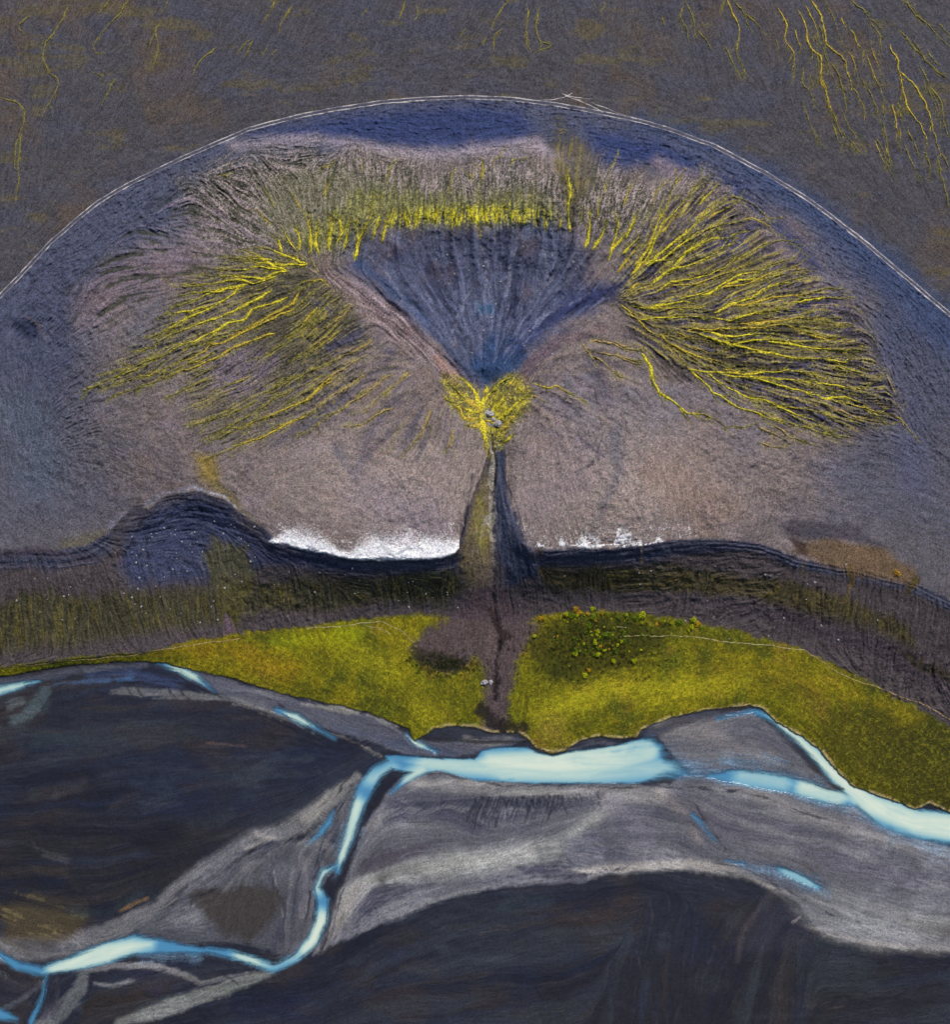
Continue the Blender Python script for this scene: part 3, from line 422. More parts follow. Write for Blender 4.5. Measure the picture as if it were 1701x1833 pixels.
for q, c, o, ft in (([(690,1432),(760,1430),(870,1428),(1000,1430),(1080,1420),(1060,1440),(960,1455),(900,1470),(850,1492),(800,1470),(740,1460),(690,1470)], (74,76,94), .8, 22), ([(640,1545),(700,1520),(790,1505),(740,1530),(660,1560),(630,1570)], (82,78,90), .85, 14), ([(920,1552),(970,1548),(1010,1558),(1045,1570),(990,1570),(940,1565)], (66,66,84), .85, 10),
  ([(1000,1500),(1060,1480),(1120,1520),(1180,1530),(1160,1540),(1060,1540),(1010,1530)], (88,90,106), .7, 24), ([(668,1590),(700,1585),(780,1580),(740,1592),(690,1615),(655,1640),(630,1655),(655,1610)], (72,72,86), .85, 12), ([(1220,1430),(1400,1460),(1560,1530),(1701,1580),(1560,1580),(1400,1520),(1260,1500)], (100,96,110), .6, 60), ([(1280,1300),(1340,1285),(1380,1310),(1420,1340),(1360,1345),(1300,1330)], (96,96,108), .8, 26), ([(1160,1345),(1200,1340),(1280,1380),(1340,1385),(1280,1395)], (96,110,130), .7, 20)):
    s, m = mask(q, True, ft, 6, 3, 1.8); put(m*M_bed[s], c, o, s); HGT[s] -= .3*m
sand([(640,1393,8),(595,1430,18),(545,1468,20),(505,1490,16),(455,1498,14),(400,1535,16),(340,1580,18),(285,1625,16),(220,1660,18),(120,1695,20),(0,1700,24)], (112,112,116), rag=4, feather=14)
sand([(640,1393,5),(595,1428,12),(550,1465,12)], (150,148,144), rag=3, feather=14, op=.9); sand([(460,1498,9),(490,1500,4),(440,1520,5)], (142,138,136), rag=3, op=.8)
sand([(480,1510),(530,1500),(560,1500),(600,1450),(630,1400),(650,1420),(620,1500),(600,1560),(560,1600),(565,1700),(520,1720),(440,1690),(380,1690),(260,1700),(240,1660),(320,1600),(400,1550)], (88,90,98), rag=4, feather=12, streak=3, op=.95)
for q, c, o, ft in (([(500,1520,4),(480,1560,6),(505,1620,6)], (64,64,78), .8, 8), ([(545,1520,6),(525,1590,10),(510,1660,12),(490,1700,8)], (62,64,80), .75, 14), ([(600,1480,5),(580,1540,6),(560,1570,5)], (60,62,78), .8, 8), ([(420,1530,3),(460,1518,4),(490,1508,3)], (70,70,86), .8, 5), ([(330,1590,3),(310,1620,4)], (60,60,70), .7, 8), ([(545,1545,4),(548,1600,6),(540,1640,5)], (122,118,126), .7, 10), ([(470,1540,3),(440,1555,8)], (124,120,124), .6, 12), ([(530,1510,3),(570,1505,4),(590,1520,4),(575,1550,3)], (120,118,124), .7, 8), ([(260,1660,8),(330,1650,12),(380,1680,6)], (98,100,108), .7, 20), ([(560,1600,2),(556,1640,3)], (110,108,114), .6, 5), ([(480,1530,1.5),(500,1600,1.5),(505,1640,1.5)], (150,148,148), .5, 4), ([(560,1480,1),(520,1530,1),(505,1590,1)], (32,34,48), .7, 3), ([(600,1590,2),(590,1650,3),(575,1695,2)], (60,60,76), .8, 6)):
    s, m = mask(q, False, ft, 3, 2, 2.5); put(m, c, o, s); HGT[s] += .006*(sum(c)/3-90)*m
ISL = ([(340,1600),(388,1588),(460,1582),(501,1592),(505,1625),(476,1667),(445,1686),(400,1675),(377,1650),(352,1618)])
poly([(0,1620),(60,1600),(150,1615),(160,1640),(100,1700),(0,1690)], (84,74,52), feather=30, rag=8, op=.8)
for q in ([(-20,1608,1),(20,1633,1.5),(60,1652,1.5),(100,1666,1.5)], [(0,1650,1),(60,1672,1),(110,1668,1)], [(30,1595,1),(100,1620,1),(150,1640,1)], [(0,1635,1),(50,1660,1),(90,1675,1)]): line(q, (128,118,84), feather=5, rag=5, fine=3, streak=2.5, grain=1.5, op=.55)
line([(215,1630,2),(245,1615,4),(265,1607,2)], (130,102,70), feather=6, rag=2, op=.8); line([(60,1555,3),(110,1560,8),(140,1590,5)], (64,58,52), feather=20, rag=6, op=.6)
line([(80,1530,2),(120,1540,3),(60,1515,2)], (84,84,88), feather=8, rag=3, op=.6, streak=2); line([(370,1330,2),(440,1335,2)], (112,92,88), feather=6, rag=2, op=.5); line([(200,1440,4),(240,1420,6)], (76,66,62), feather=20, op=.6)
# lower left braids
sand([(140,1738,4),(200,1728,6),(270,1728,7),(330,1745,8),(360,1760,6),(440,1748,6)], (112,112,116), rag=3, feather=8); sand([(490,1740,4),(440,1755,8),(350,1785,14),(280,1810,12),(215,1828,8)], (116,120,118), rag=4, feather=10)
sand([(150,1742,8),(140,1775,12),(110,1810,14),(60,1850,14)], (100,104,108), rag=4, feather=10, op=.9); sand([(0,1810,5),(50,1780,6),(75,1760,5)], (88,92,100), rag=3, feather=8, op=.8); sand([(170,1760,3),(200,1765,4),(240,1755,3)], (110,112,116), rag=2, feather=6, op=.8)
poly([(215,1735),(290,1732),(325,1750),(300,1765),(285,1785),(240,1760)], (50,46,62), feather=8, rag=3, op=.9); poly([(170,1775),(240,1765),(280,1790),(220,1820),(140,1840),(150,1800)], (48,42,42), feather=10, rag=4, op=.9); poly([(0,1750),(60,1750),(70,1765),(30,1790),(0,1795)], (48,48,62), feather=10, rag=4, op=.9)
line([(100,1745,3),(105,1790,6),(80,1820,4)], (62,60,74), feather=10, rag=5, op=.8, streak=3)
# upper left braids
sand([(-60,1240,10),(60,1215,8),(160,1198,6),(260,1192,5)], (74,78,92), rag=3, feather=10, op=.9); sand([(290,1188),(400,1215),(470,1236),(590,1262),(700,1292),(740,1325),(800,1330),(900,1318),(940,1325),(890,1345),(800,1355),(720,1350),(660,1330),(560,1300),(430,1260),(380,1240)], (94,96,110), rag=3, feather=8, op=.95)
for q, c, o, ft in (([(200,1235,4),(260,1240,10),(330,1245,8),(400,1250,6),(470,1262,3)], (116,118,122), .85, 8), ([(30,1290,12),(70,1260,14),(80,1235,8)], (84,98,104), .8, 12), ([(20,1265,8),(40,1255,8)], (98,104,106), .8, 10), ([(160,1205,4),(240,1205,8),(320,1225,8)], (62,76,112), .75, 14), ([(100,1222,3),(190,1218,5),(240,1212,4)], (74,104,146), .7, 8), ([(540,1260,4),(600,1268,8),(640,1275,4)], (142,142,136), .8, 8), ([(600,1300,6),(680,1320,8),(740,1345,6)], (84,92,112), .7, 14), ([(560,1300,2),(640,1330,2),(680,1352,3)], (132,128,124), .8, 5), ([(420,1255,2),(520,1290,2),(590,1315,2)], (130,126,122), .7, 4), ([(690,1330,4),(760,1338,5),(810,1350,5)], (76,84,106), .8, 8), ([(830,1320,4),(880,1330,6),(910,1325,4)], (124,122,122), .8, 6), ([(660,1280,3),(710,1300,4)], (140,140,136), .7, 6), ([(760,1322,2),(850,1325,2),(940,1327,2)], (34,34,42), .8, 5), ([(1010,1345,2),(1060,1330,3),(1130,1330,3)], (90,92,106), .8, 5), ([(1160,1312,4),(1250,1285,5),(1340,1272,3)], (72,76,96), .8, 8), ([(150,1200,2),(180,1195,3),(200,1192,2)], (100,106,112), .6, 6), ([(0,1310,2),(60,1290,2),(88,1255,1.5)], (42,48,58), .7, 4)):
    s, m = mask(q, False, ft, 3, 2, 2); put(m*M_bed[s], c, o, s)
for x in (232, 250, 272, 285, 305, 325): line([(x-6,1225,1),(x,1240,2.5),(x+12,1250,1.5)], (44,48,58), feather=4, rag=3, op=.8)
line([(200,1222,1),(300,1218,1),(350,1228,1),(420,1258,1),(500,1282,1),(590,1318,1)], (26,28,40), feather=3, rag=2, op=.75)
for q, o, ft in (([(1190,1350,4),(1230,1372,10),(1290,1385,14),(1380,1392,14),(1470,1400,8)], .6, 30), ([(1290,1360,6),(1350,1365,12),(1400,1362,6)], .55, 26), ([(1430,1425,8),(1520,1445,8)], .5, 20), ([(1330,1548,4),(1390,1560,10),(1450,1580,10),(1480,1596,4)], .65, 24), ([(1530,1440,6),(1600,1495,8),(1701,1530,8)], .5, 26), ([(660,1400,10),(640,1470,10),(600,1570,8)], .5, 22), ([(350,1712,8),(260,1712,10),(240,1680,8)], .5, 20)):
    s, m = mask(q, False, ft, 7, 4, 3, 2); put(m*M_bed[s], (104,134,164), o, s); put(m*ss(.2, 1.4, L1[s]+.6*white[s])*M_bed[s], (150,180,196), .45*o, s)
# dark lower plain details
line([(1380,1600,3),(1350,1640,5),(1330,1670,5),(1320,1720,2)], (78,72,80), feather=10, rag=4, op=.75); line([(1385,1590),(1420,1615),(1440,1650)][0:1]+[(1420,1615)] and [(1390,1592,1),(1430,1625,4),(1450,1650,1)], (88,88,98), feather=16, rag=5, op=.7)
poly([(1370,1600),(1400,1620),(1440,1650),(1460,1680),(1420,1700),(1340,1700)], (52,54,70), feather=24, rag=6, op=.8); line([(1380,1780,1),(1460,1800,5),(1540,1780,1)], (66,62,62), feather=14, rag=7, op=.7, streak=5); line([(1420,1650,1),(1440,1635,1),(1452,1657,1.2),(1475,1675,1)], (138,132,132), feather=2.5, rag=2, op=.7)
line([(1130,1610,12),(1060,1650,10),(1000,1640,8)], (66,54,46), feather=50, rag=10, op=.55); line([(720,1730,6),(780,1740,8)], (68,66,72), feather=20, rag=8, op=.6); line([(1140,1700,1),(1150,1750,1.5),(1158,1790,1)], (88,90,96), feather=4, rag=5, op=.55); line([(1330,1820,2),(1450,1815,3),(1600,1825,3)], (62,66,78), feather=14, rag=6, op=.4)
def trace_(x, y, n, h=6):
    out = [(x, y)]; px = py = 0
    for k in range(n):
        a = float(direction(np.array([x]), np.array([y]))[0]); dx, dy = math.cos(a), math.sin(a)
        if k and dx*px+dy*py < 0: dx, dy = -dx, -dy
        x += dx*h; y += dy*h; px, py = dx, dy; out.append((x, y))
    return out
RB = lic(blur(rng.standard_normal((NY, NX)).astype(f32), 2), 4)
rbz = np.zeros_like(Z)
for s, m in sb: rbz[s] = np.maximum(rbz[s], m)
L4 = lic(blur(rng.standard_normal((NY, NX)).astype(f32), 60), 30, 4.0); L5 = lic(blur(rng.standard_normal((NY, NX)).astype(f32), 26), 26, 3.0)
nb_ = M_bed*(1-np.clip(rbz, 0, 1)); put(nb_*ss(.3, 1.8, L4), (62,70,80), .36); put(nb_*ss(.4, 1.8, -L4), (18,24,44), .6); put(nb_*ss(.7, 2., L5), (34,48,76), .3); put(nb_*ss(.9, 2.2, -L5), (72,63,57), .26)
bb_ = M_bed*np.clip(rbz, 0, 1); put(bb_*ss(.4, 1.8, L5), (150,150,152), .35); put(bb_*ss(.4, 1.8, -L5), (78,80,94), .45)
rbz = rbz*ss(-.1, .5, fbm(70, octv=3, seed=91))*(.25+.75*ss(1370, 1420, V))
HGT += M_bed*(.03*L1+.05*L3+.10*NS)+.08*rbz*RB; put(rbz*ss(.2, 1.4, RB), (136,132,140), .14); put(rbz*ss(.2, 1.4, -RB), (50,52,66), .18); put(M_bed*ss(.9, 2.2, L2), (100,100,110), .08); put(M_bed*ss(.9, 2.2, -L2), (26,28,40), .14)
rf_ = random.Random(21)
def fingers(a, b, n, dx, dy, col, wmx=1.6):
    for k in range(n):
        t = (k+rf_.uniform(-.3, .3))/n; x = a[0]+(b[0]-a[0])*t; y = a[1]+(b[1]-a[1])*t; q = rf_.uniform(.5, 1.3); g1, g2 = rf_.gauss(0, 3), rf_.gauss(0, 3)
        s, m = line([(x, y, wmx), (x+dx*.5*q+g1, y+dy*.5*q, wmx*.8), (x+dx*q+g2, y+dy*q, .3)], col, feather=2.5, rag=1.5, fine=1, op=.6); HGT[s] -= .25*m
for k in range(26):
    x = rf_.uniform(300, 640); y = 1700-(x-300)*.62+rf_.uniform(-60, 20); q = trace_(x, y, rf_.randrange(5, 16)); s, m = line([(a, b_, rf_.uniform(.6, 2.4)) for a, b_ in q], rf_.choice(((66,68,82), (124,124,130), (60,62,78), (132,132,134))), feather=7, rag=3, streak=1.5, op=.35)
for k in range(34):
    x = rf_.uniform(700, 1650); y = rf_.uniform(1400, 1560); q = trace_(x, y, rf_.randrange(8, 26)); s, m = mask([(a, b_, rf_.uniform(.5, 3.5)) for a, b_ in q], False, 8, 3, 1.5, 1); put(m*rbz[s], rf_.choice(((90,90,106), (136,134,140), (150,148,148), (84,86,100))), .35, s)
for k in range(40):
    x = rf_.uniform(0, 1701); y = rf_.uniform(1300, 1833); q = trace_(x, y, rf_.randrange(10, 30)); s, m = mask([(a, b_, rf_.uniform(1, 9)) for a, b_ in q], False, 22, 7, 3, 2); put(m*(1-rbz[s])*M_bed[s], rf_.choice(((60,64,80), (26,30,46), (72,64,58), (34,46,72), (56,70,78))), .4, s)
fingers((850,1428), (1010,1424), 34, -16, 44, (50,52,68)); fingers((900,1432), (1080,1418), 22, 6, 26, (58,60,76)); fingers((700,1440), (860,1430), 16, -30, 22, (70,72,88)); fingers((556,1482), (588,1440), 9, 10, 8, (44,46,62), 1.2); fingers((460,1535), (505,1510), 9, -14, 12, (70,70,84), 1.2)
fingers((1010,1575), (1120,1555), 14, 10, -8, (70,72,86), 1.1); fingers((640,1660), (700,1590), 12, -12, 4, (60,60,76), 1.2); fingers((1160,1345), (1230,1380), 8, -16, 5, (90,104,124), 1.1); fingers((70,1250), (84,1275), 6, -8, 10, (54,64,74), 1); fingers((0,1735), (18,1742), 5, 1, 12, (110,112,122), 1)
poly(ISL, (66,61,60), feather=20, rag=9, fine=3, op=.9)
for q in ([(740,1388),(800,1385),(870,1403),(1000,1409),(1160,1408),(1260,1408),(1330,1412)], [(700,1395),(660,1450),(640,1500),(628,1560),(600,1640),(575,1705)], [(632,1380),(600,1420),(590,1470),(560,1560),(550,1620),(540,1680)], [(480,1250),(560,1300),(620,1325),(680,1350)], [(1250,1410),(1330,1420),(1380,1428),(1430,1450),(1520,1480)], [(1210,1420),(1245,1440),(1262,1470),(1300,1520)], [(240,1748),(330,1728),(380,1735),(430,1760)], [(210,1745),(240,1750),(255,1765)], [(390,1590),(350,1605),(340,1630)], [(1280,1545),(1350,1560),(1420,1600),(1500,1640)]):
    wp = wiggle(q, 1.6, int(q[0][0]), 8.0); line([(x, y, .9) for x, y in wp], (34,34,48), feather=2.4, rag=1.5, op=.65)

# water depth
WM = np.zeros((NY, NX), f32); WC = np.zeros((NY, NX), f32)
for q in water:
    s, d = sdf(q, False, 40); d = d+1.2*NM[s]+1.0*NS[s]+.7*L1[s]+.5*L2[s]; WM[s] = np.maximum(WM[s], 1-ss(-8, 6, d))
s, d = sdf(pool, True, 40); d = d+.8*NM[s]+.8*NS[s]+.3*L1[s]; east = ss(1140, 1200, U[s]); WM[s] = np.maximum(WM[s], 1-ss(-4-26*east, 3+4*east, d+3*east*L2[s]))
for q, wgt in (([(1760,1488,18),(1640,1472,12),(1560,1440,10),(1480,1372,5),(1400,1298,2)], .95), ([(880,1364,8),(1000,1366,14),(1100,1356,18),(1160,1345,12)], .95), ([(760,1366,4),(860,1374,6),(960,1385,5)], .75), ([(900,1385,6),(1050,1385,8),(1180,1375,8)], .7), ([(640,1440,5),(625,1490,5),(612,1535,5)], .85), ([(578,1645,8),(562,1680,7),(545,1700,3)], .95), ([(268,1690,-3),(235,1693,4),(190,1706,10),(130,1724,6),(95,1735,2)], .95), ([(470,1726,4),(540,1706,4)], .5), ([(1440,1408,8),(1500,1425,8)], .8), ([(1330,1388,8),(1400,1400,8)], .45), ([(700,1378,4),(665,1395,4)], .5), ([(310,1195,3),(350,1214,3)], .9), ([(-40,1242,5),(40,1226,3)], .75), ([(520,1280,4),(550,1294,3)], .8), ([(580,1562,4)]+[(568,1588,4)], .7), ([(430,1710,4),(460,1722,4)], .8), ([(740,1326,2),(752,1334,2)], 1), ([(730,1393,3),(755,1378,4)], .8), ([(1405,1560,3),(1450,1582,3)], .5)):
    q = [(q[0][0], q[0][1], -12)]*0+[tuple(p) for p in q]; e0_ = (q[0][0]*1.0+(q[0][0]-q[1][0])*.35, q[0][1]+(q[0][1]-q[1][1])*.35, -14); e1_ = (q[-1][0]+(q[-1][0]-q[-2][0])*.5, q[-1][1]+(q[-1][1]-q[-2][1])*.5, -14); q = [e0_]+q+[e1_]
    s, d = sdf(q, False, 50); WC[s] = np.maximum(WC[s], wgt*(1-ss(-6, 22, d+2.2*NM[s]+1.2*L2[s])))
WM *= ss(.45, .6, M_bed); WM[(V < 1150)] = 0; WC *= WM
WM *= np.clip(1-.55*(1-ss(.35, .95, WM))*ss(-.6, 1.0, L1+.8*white), 0, 1); WC = np.clip(WC*(1+.10*NM+.06*L2), 0, 1)*(1-.25*ss(1000, 1180, U)*(U < 1250))
s, m = mask([(1460,1400,1),(1480,1406,4),(1510,1412,2)], False, 5, 2, 2, 1); WM[s] *= 1-.9*m
for k in range(46):
    x = rf_.uniform(0, 1701); y = rf_.uniform(1180, 1740); q = trace_(x, y, rf_.randrange(5, 20)); s, m = mask([(a, b_, rf_.uniform(.3, 2.)) for a, b_ in q], False, 9, 3, 2, 1); WC[s] = np.clip(WC[s]+rf_.choice((-.25, .2, -.2))*m*WM[s], 0, 1)
# snow
snowN = L1*.5+NT*.8+NS*.6+.5*rng.standard_normal((NY, NX)).astype(f32)
def edgev(x): return np.interp(x, [p[0] for p in S_edge if 470 < p[0] < 816], [p[1] for p in S_edge if 470 < p[0] < 816])
def snow_mask(x0, x1, prof):
    px, pv, ph = zip(*prof); base = np.interp(U, px, pv); hh = np.interp(U, px, ph)*1.25
    r = (base-V)/np.maximum(hh, .5)
    q = (1-ss(.15, 1.0, r+.22*snowN))*ss(-.12, .02, r+.03*NS)*(U > x0)*(U < x1)*(hh > 1); return q.astype(f32)
SL = snow_mask(478, 822, [(478,970,0),(490,972,10),(512,972,24),(530,978,32),(560,984,30),(590,990,22),(608,996,12),(630,1000,14),(645,1000,34),(665,998,42),(700,1000,38),(730,998,44),(760,998,36),(790,996,34),(812,990,26),(822,980,18)])
SR = snow_mask(958, 1195, [(958,978,0),(966,978,14),(975,978,0.5),(1000,976,1),(1005,976,22),(1012,976,1.2),(1030,977,2),(1040,978,26),(1060,980,26),(1075,979,14),(1084,976,2),(1098,976,3),(1106,976,40),(1124,976,34),(1138,976,4),(1146,976,14),(1152,976,2),(1172,972,2),(1180,970,20),(1186,970,2),(1195,970,0)])
SR *= ss(-.6, .3, snowN+.2)
for m in (SL, SR): put(m, (246,246,250), 1); put(m*ss(.2, 1.1, NT-.4*NS), (176,184,200), .7)
Z += .5*SL+.3*SR
put(ss(.9, 1.5, snowN)*M_in*(1-M_slope)*np.exp(-((dS-20)/22.)**2)*((U > 480) & (U < 1250) & (V > 935)), (210,206,210), .55)

# ------------------------------------------------------------------ moss vein paths
def branches(P, seed, every=16, ln=(10, 34), spread=(.18, .5)):
    r = random.Random(seed); out = []; n = len(P); L = n*2.6
    for k in range(int(L/every)):
        i = r.randrange(max(1, n//8), n-2); d = P[min(i+3, n-1)]-P[i-1]; a = math.atan2(d[1], d[0])+r.choice((-1, 1))*r.uniform(*spread); l = r.uniform(*ln)
        q = [P[i], P[i]+l*.5*np.array([math.cos(a), math.sin(a)]), P[i]+l*np.array([math.cos(a*1.0-.12), math.sin(a-.12)])]
        out.append((wiggle(q, .8, seed*7+k), r.uniform(.4, .75), i/n))
    return out
veins = []      # (family, kind of colour, [(path, width array)])
def add_vein(fam, pts, w0, w1, col, seed, amp=1.1, every=16, ln=(10, 34)):
    P = wiggle(pts, amp, seed); n = len(P); r = np.random.default_rng(seed+5)
    def wd(n, a, b): 
        k = np.interp(np.arange(n), np.arange(0, n+6, 3), r.uniform(.5, 1.35, len(np.arange(0, n+6, 3)))); e = np.minimum(1, np.minimum(np.arange(n)+1, n-np.arange(n))/4)
        return (a+(b-a)*np.linspace(0, 1, n)**.8)*k*e*(1+.5*np.exp(-((np.linspace(0, 1, n)-.25)/.18)**2))+.12
    strands = [(P, wd(n, w0, w1))]
    if every: strands += [(b, wd(len(b), (w0+(w1-w0)*t)*f, .45)) for b, f, t in branches(P, seed, every, ln)]
    veins.append((fam, col, strands))
for i, l in enumerate(left_veins):
    faint = i in (15, 16, 19, 20, 21, 22); add_vein('left', l, 1.1 if faint else random.Random(i).uniform(1.3, 2.1), .6,'dull' if faint else ('bright' if i < 11 or i > 22 else 'gold'), 100+i, every=18)
for i, l in enumerate(left_low): add_vein('lower left', l, 1.3, .6, 'tan', 200+i, 1.4, every=24)
for i, l in enumerate(right_veins): add_vein('right', l, random.Random(i*3).uniform(1.2, 2.3) if i not in (31, 32, 33, 37, 38, 42) else 1.0, .6,'tan' if i in (39, 40, 42, 43, 44, 45) else random.Random(i).choice(('bright', 'gold', 'bright')), 300+i, every=15, ln=(12, 40))
for i, l in enumerate(top_veins): add_vein('top', l, 1.9 if len(l) > 2 else random.Random(i).uniform(1.1, 2.6), .7, 'bright', 400+i, .9, every=9, ln=(7, 18))
for i, l in enumerate(spring_veins): add_vein('spring', l, 3.6, 1.8, 'bright' if i % 3 else 'gold', 500+i, 1.2, every=8, ln=(6, 20))
for i, l in enumerate(spring_side): add_vein('lower right', l, 1.4, .8, 'tan' if i else 'gold', 550+i, 1.2, every=16, ln=(8, 20))
for i, l in enumerate(plain_left): add_vein('upper left', l, 1.2, .7, 'dull', 600+i, 1.1, every=30, ln=(5, 18))
for i, l in enumerate(plain_mid): add_vein('upper middle', l, 1.3, .8, 'dull', 650+i, 1.2, every=14, ln=(5, 14))
for i, l in enumerate(plain_right): add_vein('upper right', l, 1.2, .7, 'gold' if len(l) > 4 else 'dull', 700+i, 1.3, every=13, ln=(6, 26))
def inside(x, y, pts):
    c = False
    for (x0, y0), (x1, y1) in zip(pts, pts[1:]+pts[:1]):
        if (y0 > y) != (y1 > y) and x < x0+(y-y0)*(x1-x0)/(y1-y0): c = not c
    return c
def trace(x, y, n, h=5):
    out = [(x, y)]; px = py = 0
    for k in range(n):
        a = float(direction(np.array([x]), np.array([y]))[0]); dx, dy = math.cos(a), math.sin(a)
        if k and dx*px+dy*py < 0: dx, dy = -dx, -dy
        x += dx*h; y += dy*h; px, py = dx, dy; out.append((x, y))
    return out
rr = random.Random(3)
for fam, pg, num, cols in (('left', lf, 18,('gold', 'dull', 'dull')), ('right', rf, 14,('tan', 'dull', 'dull', 'gold')), ('heath', heath, 34, ('dull', 'dull', 'gold')), ('plain', [(1380,-20),(1720,-20),(1720,360),(1640,300),(1560,260),(1440,200)], 30, ('dull', 'dull', 'gold'))):
    c = 0
    while c < num:
        x, y = rr.uniform(150, 1620), rr.uniform(290, 800)
        if fam == 'plain': x, y = rr.uniform(1380, 1700), rr.uniform(0, 350)
        if not inside(x, y, pg): continue
        q = trace(x, y, rr.randrange(6, 22) if fam != 'heath' else rr.randrange(4, 9)); fx = 610 if fam == 'left' else (1110 if fam == 'right' else x)
        fy = 490 if fam not in ('heath', 'plain') else (900 if fam == 'heath' else -400)
        if math.hypot(q[0][0]-fx, q[0][1]-fy) > math.hypot(q[-1][0]-fx, q[-1][1]-fy): q = q[::-1]
        add_vein('faint '+fam, q, rr.uniform(.55, .95), .4, rr.choice(cols), 900+c+(0 if fam == 'left' else 100), 1.1, every=22); c += 1
# soft halo of sparse moss round each vein
HALO = np.zeros((NY, NX), f32)
i00 = np.searchsorted(ax, -49.); 
KK = 6; kk = np.arange(-KK, KK+1); KG = {}
for fam, col, strands in veins:
    for P, wv in strands:
        for (x, y), wq in zip(P[::2], wv[::2]):
            i = int(round((x-ax[MU])/STEP))+MU; j = int(round((y-ay[MV])/STEP))+MV
            if KK < i < NX-KK-1 and KK < j < NY-KK-1:
                q = min(4, int(wq*1.2)+1); 
                if q not in KG: KG[q] = np.exp(-(kk[:, None]**2+kk[None]**2)/(2.*(q*.85+.5)**2)).astype(f32)
                HALO[j-KK:j+KK+1, i-KK:i+KK+1] = np.maximum(HALO[j-KK:j+KK+1, i-KK:i+KK+1], KG[q]*(.25 if fam.startswith('upper') or fam == 'faint plain' else (.4 if 'right' in fam else .5)))
put(ss(.1, .75, HALO*(1+.5*NT+.35*white)), (136,130,34), .75)
HGT += .25*HALO

# ------------------------------------------------------------------ fine relief and grain
hill_tex = M_in*(1-M_slope)
rz = np.clip(ripple_zone, 0, 1)
Z += HGT
rgh = (.5+.5*M_in)*.42+(.5+.5*M_in)*.8*ss(-.3, .6, fbm(120, octv=3, seed=120)); Z += .6*NS*rgh*(1-M_mb)+.12*NS*mv+.16*NT*rgh*(1-M_mb)+.16*NT*mv+.05*white*(1-M_bed)
fanm = np.zeros_like(Z); 
for pg, a in ((heath, .45), (lf, .45), (rf, .7)):
    s, m = mask(pg, True, 40, 8, 2); fanm[s] = np.maximum(fanm[s], a*m)
Z += fanm*(.28*L2+.30*L1+.25*NT)
rip = np.sin((dl(track)*0+np.hypot((U-855)*.62, V-640))/2.6*1.0+2.2*NM*3+1.5*NS*1.5)
RP = lic(blur(rng.standard_normal((NY, NX)).astype(f32), 1), 3)+.5*NT
Z += .20*rz*RP*(.6+.6*NM)+.14*rz*L1
Z -= WM*.9
put(WM, (84,112,138), .55)
g = 1+.25*white*(1-.25*M_bed)+(.08*L1+.13*NT)*(1-.4*M_bed)+.05*NM+.07*NS*(1-M_bed)
tintn = rng.standard_normal((NY, NX, 3)).astype(f32)*.06*(1-.6*M_bed)[..., None]
spk = rng.random((NY, NX), dtype=f32); g = g*(1+.9*(spk > .985)*(1-M_bed*.8)*(1-WM))*(1-.45*(spk < .02)*(1-M_bed*.8))
ALB *= np.clip(g,.45, 1.7)[..., None]*(1+tintn)
ALB *= (1-.24*(M_bed*(1-rbz)))[..., None]
ALB = np.clip(ALB**1.06*1.05, .003, .95)
Z = Z.astype(f32)
WLEV = 1.15
Z = np.where(M_bed > .9, np.maximum(Z, .1), Z)
def zat(u, v):
    i = np.clip((np.asarray(u)-ax[MU])/STEP+MU, 0, NX-1.01); j = np.clip((np.asarray(v)-ay[MV])/STEP+MV, 0, NY-1.01)
    i0 = i.astype(int); j0 = j.astype(int); fx = i-i0; fy = j-j0
    return (Z[j0, i0]*(1-fx)+Z[j0, i0+1]*fx)*(1-fy)+(Z[j0+1, i0]*(1-fx)+Z[j0+1, i0+1]*fx)*fy

# ------------------------------------------------------------------ materials
def nodes(name):
    m = bpy.data.materials.new(name); m.use_nodes = True; nt = m.node_tree; nt.nodes.clear()
    o = nt.nodes.new('ShaderNodeOutputMaterial'); b = nt.nodes.new('ShaderNodeBsdfPrincipled'); nt.links.new(b.outputs[0], o.inputs[0]); return m, nt, b
def nz(nt, sc, det=3, rough=.6):
    tc = nt.nodes.new('ShaderNodeNewGeometry'); n = nt.nodes.new('ShaderNodeTexNoise'); n.inputs['Scale'].default_value = sc; n.inputs['Detail'].default_value = det; n.inputs['Roughness'].default_value = rough
    nt.links.new(tc.outputs['Position'], n.inputs['Vector']); return n
def remap(nt, src, a, b, lo, hi):
    r = nt.nodes.new('ShaderNodeMapRange'); r.inputs[1].default_value = a; r.inputs[2].default_value = b; r.inputs[3].default_value = lo; r.inputs[4].default_value = hi; nt.links.new(src, r.inputs[0]); return r.outputs[0]
def ground_material(name, grain=.35, bump=.5, rough=.92):
    m, nt, b = nodes(name); at = nt.nodes.new('ShaderNodeAttribute'); at.attribute_name = 'soil'
    n1 = nz(nt, 2.6, 2); v = remap(nt, n1.outputs['Fac'], .3, .7, 1-grain, 1+grain)
    mul = nt.nodes.new('ShaderNodeVectorMath'); mul.operation = 'SCALE'; nt.links.new(at.outputs['Color'], mul.inputs[0]); nt.links.new(v, mul.inputs['Scale'])
    nt.links.new(mul.outputs[0], b.inputs['Base Color']); b.inputs['Roughness'].default_value = rough; b.inputs['Specular IOR Level'].default_value = .2
    n2 = nz(nt, 1.3, 3, .7); bp = nt.nodes.new('ShaderNodeBump'); bp.inputs['Strength'].default_value = bump; bp.inputs['Distance'].default_value = .5
    nt.links.new(n2.outputs['Fac'], bp.inputs['Height']); nt.links.new(bp.outputs[0], b.inputs['Normal']); return m
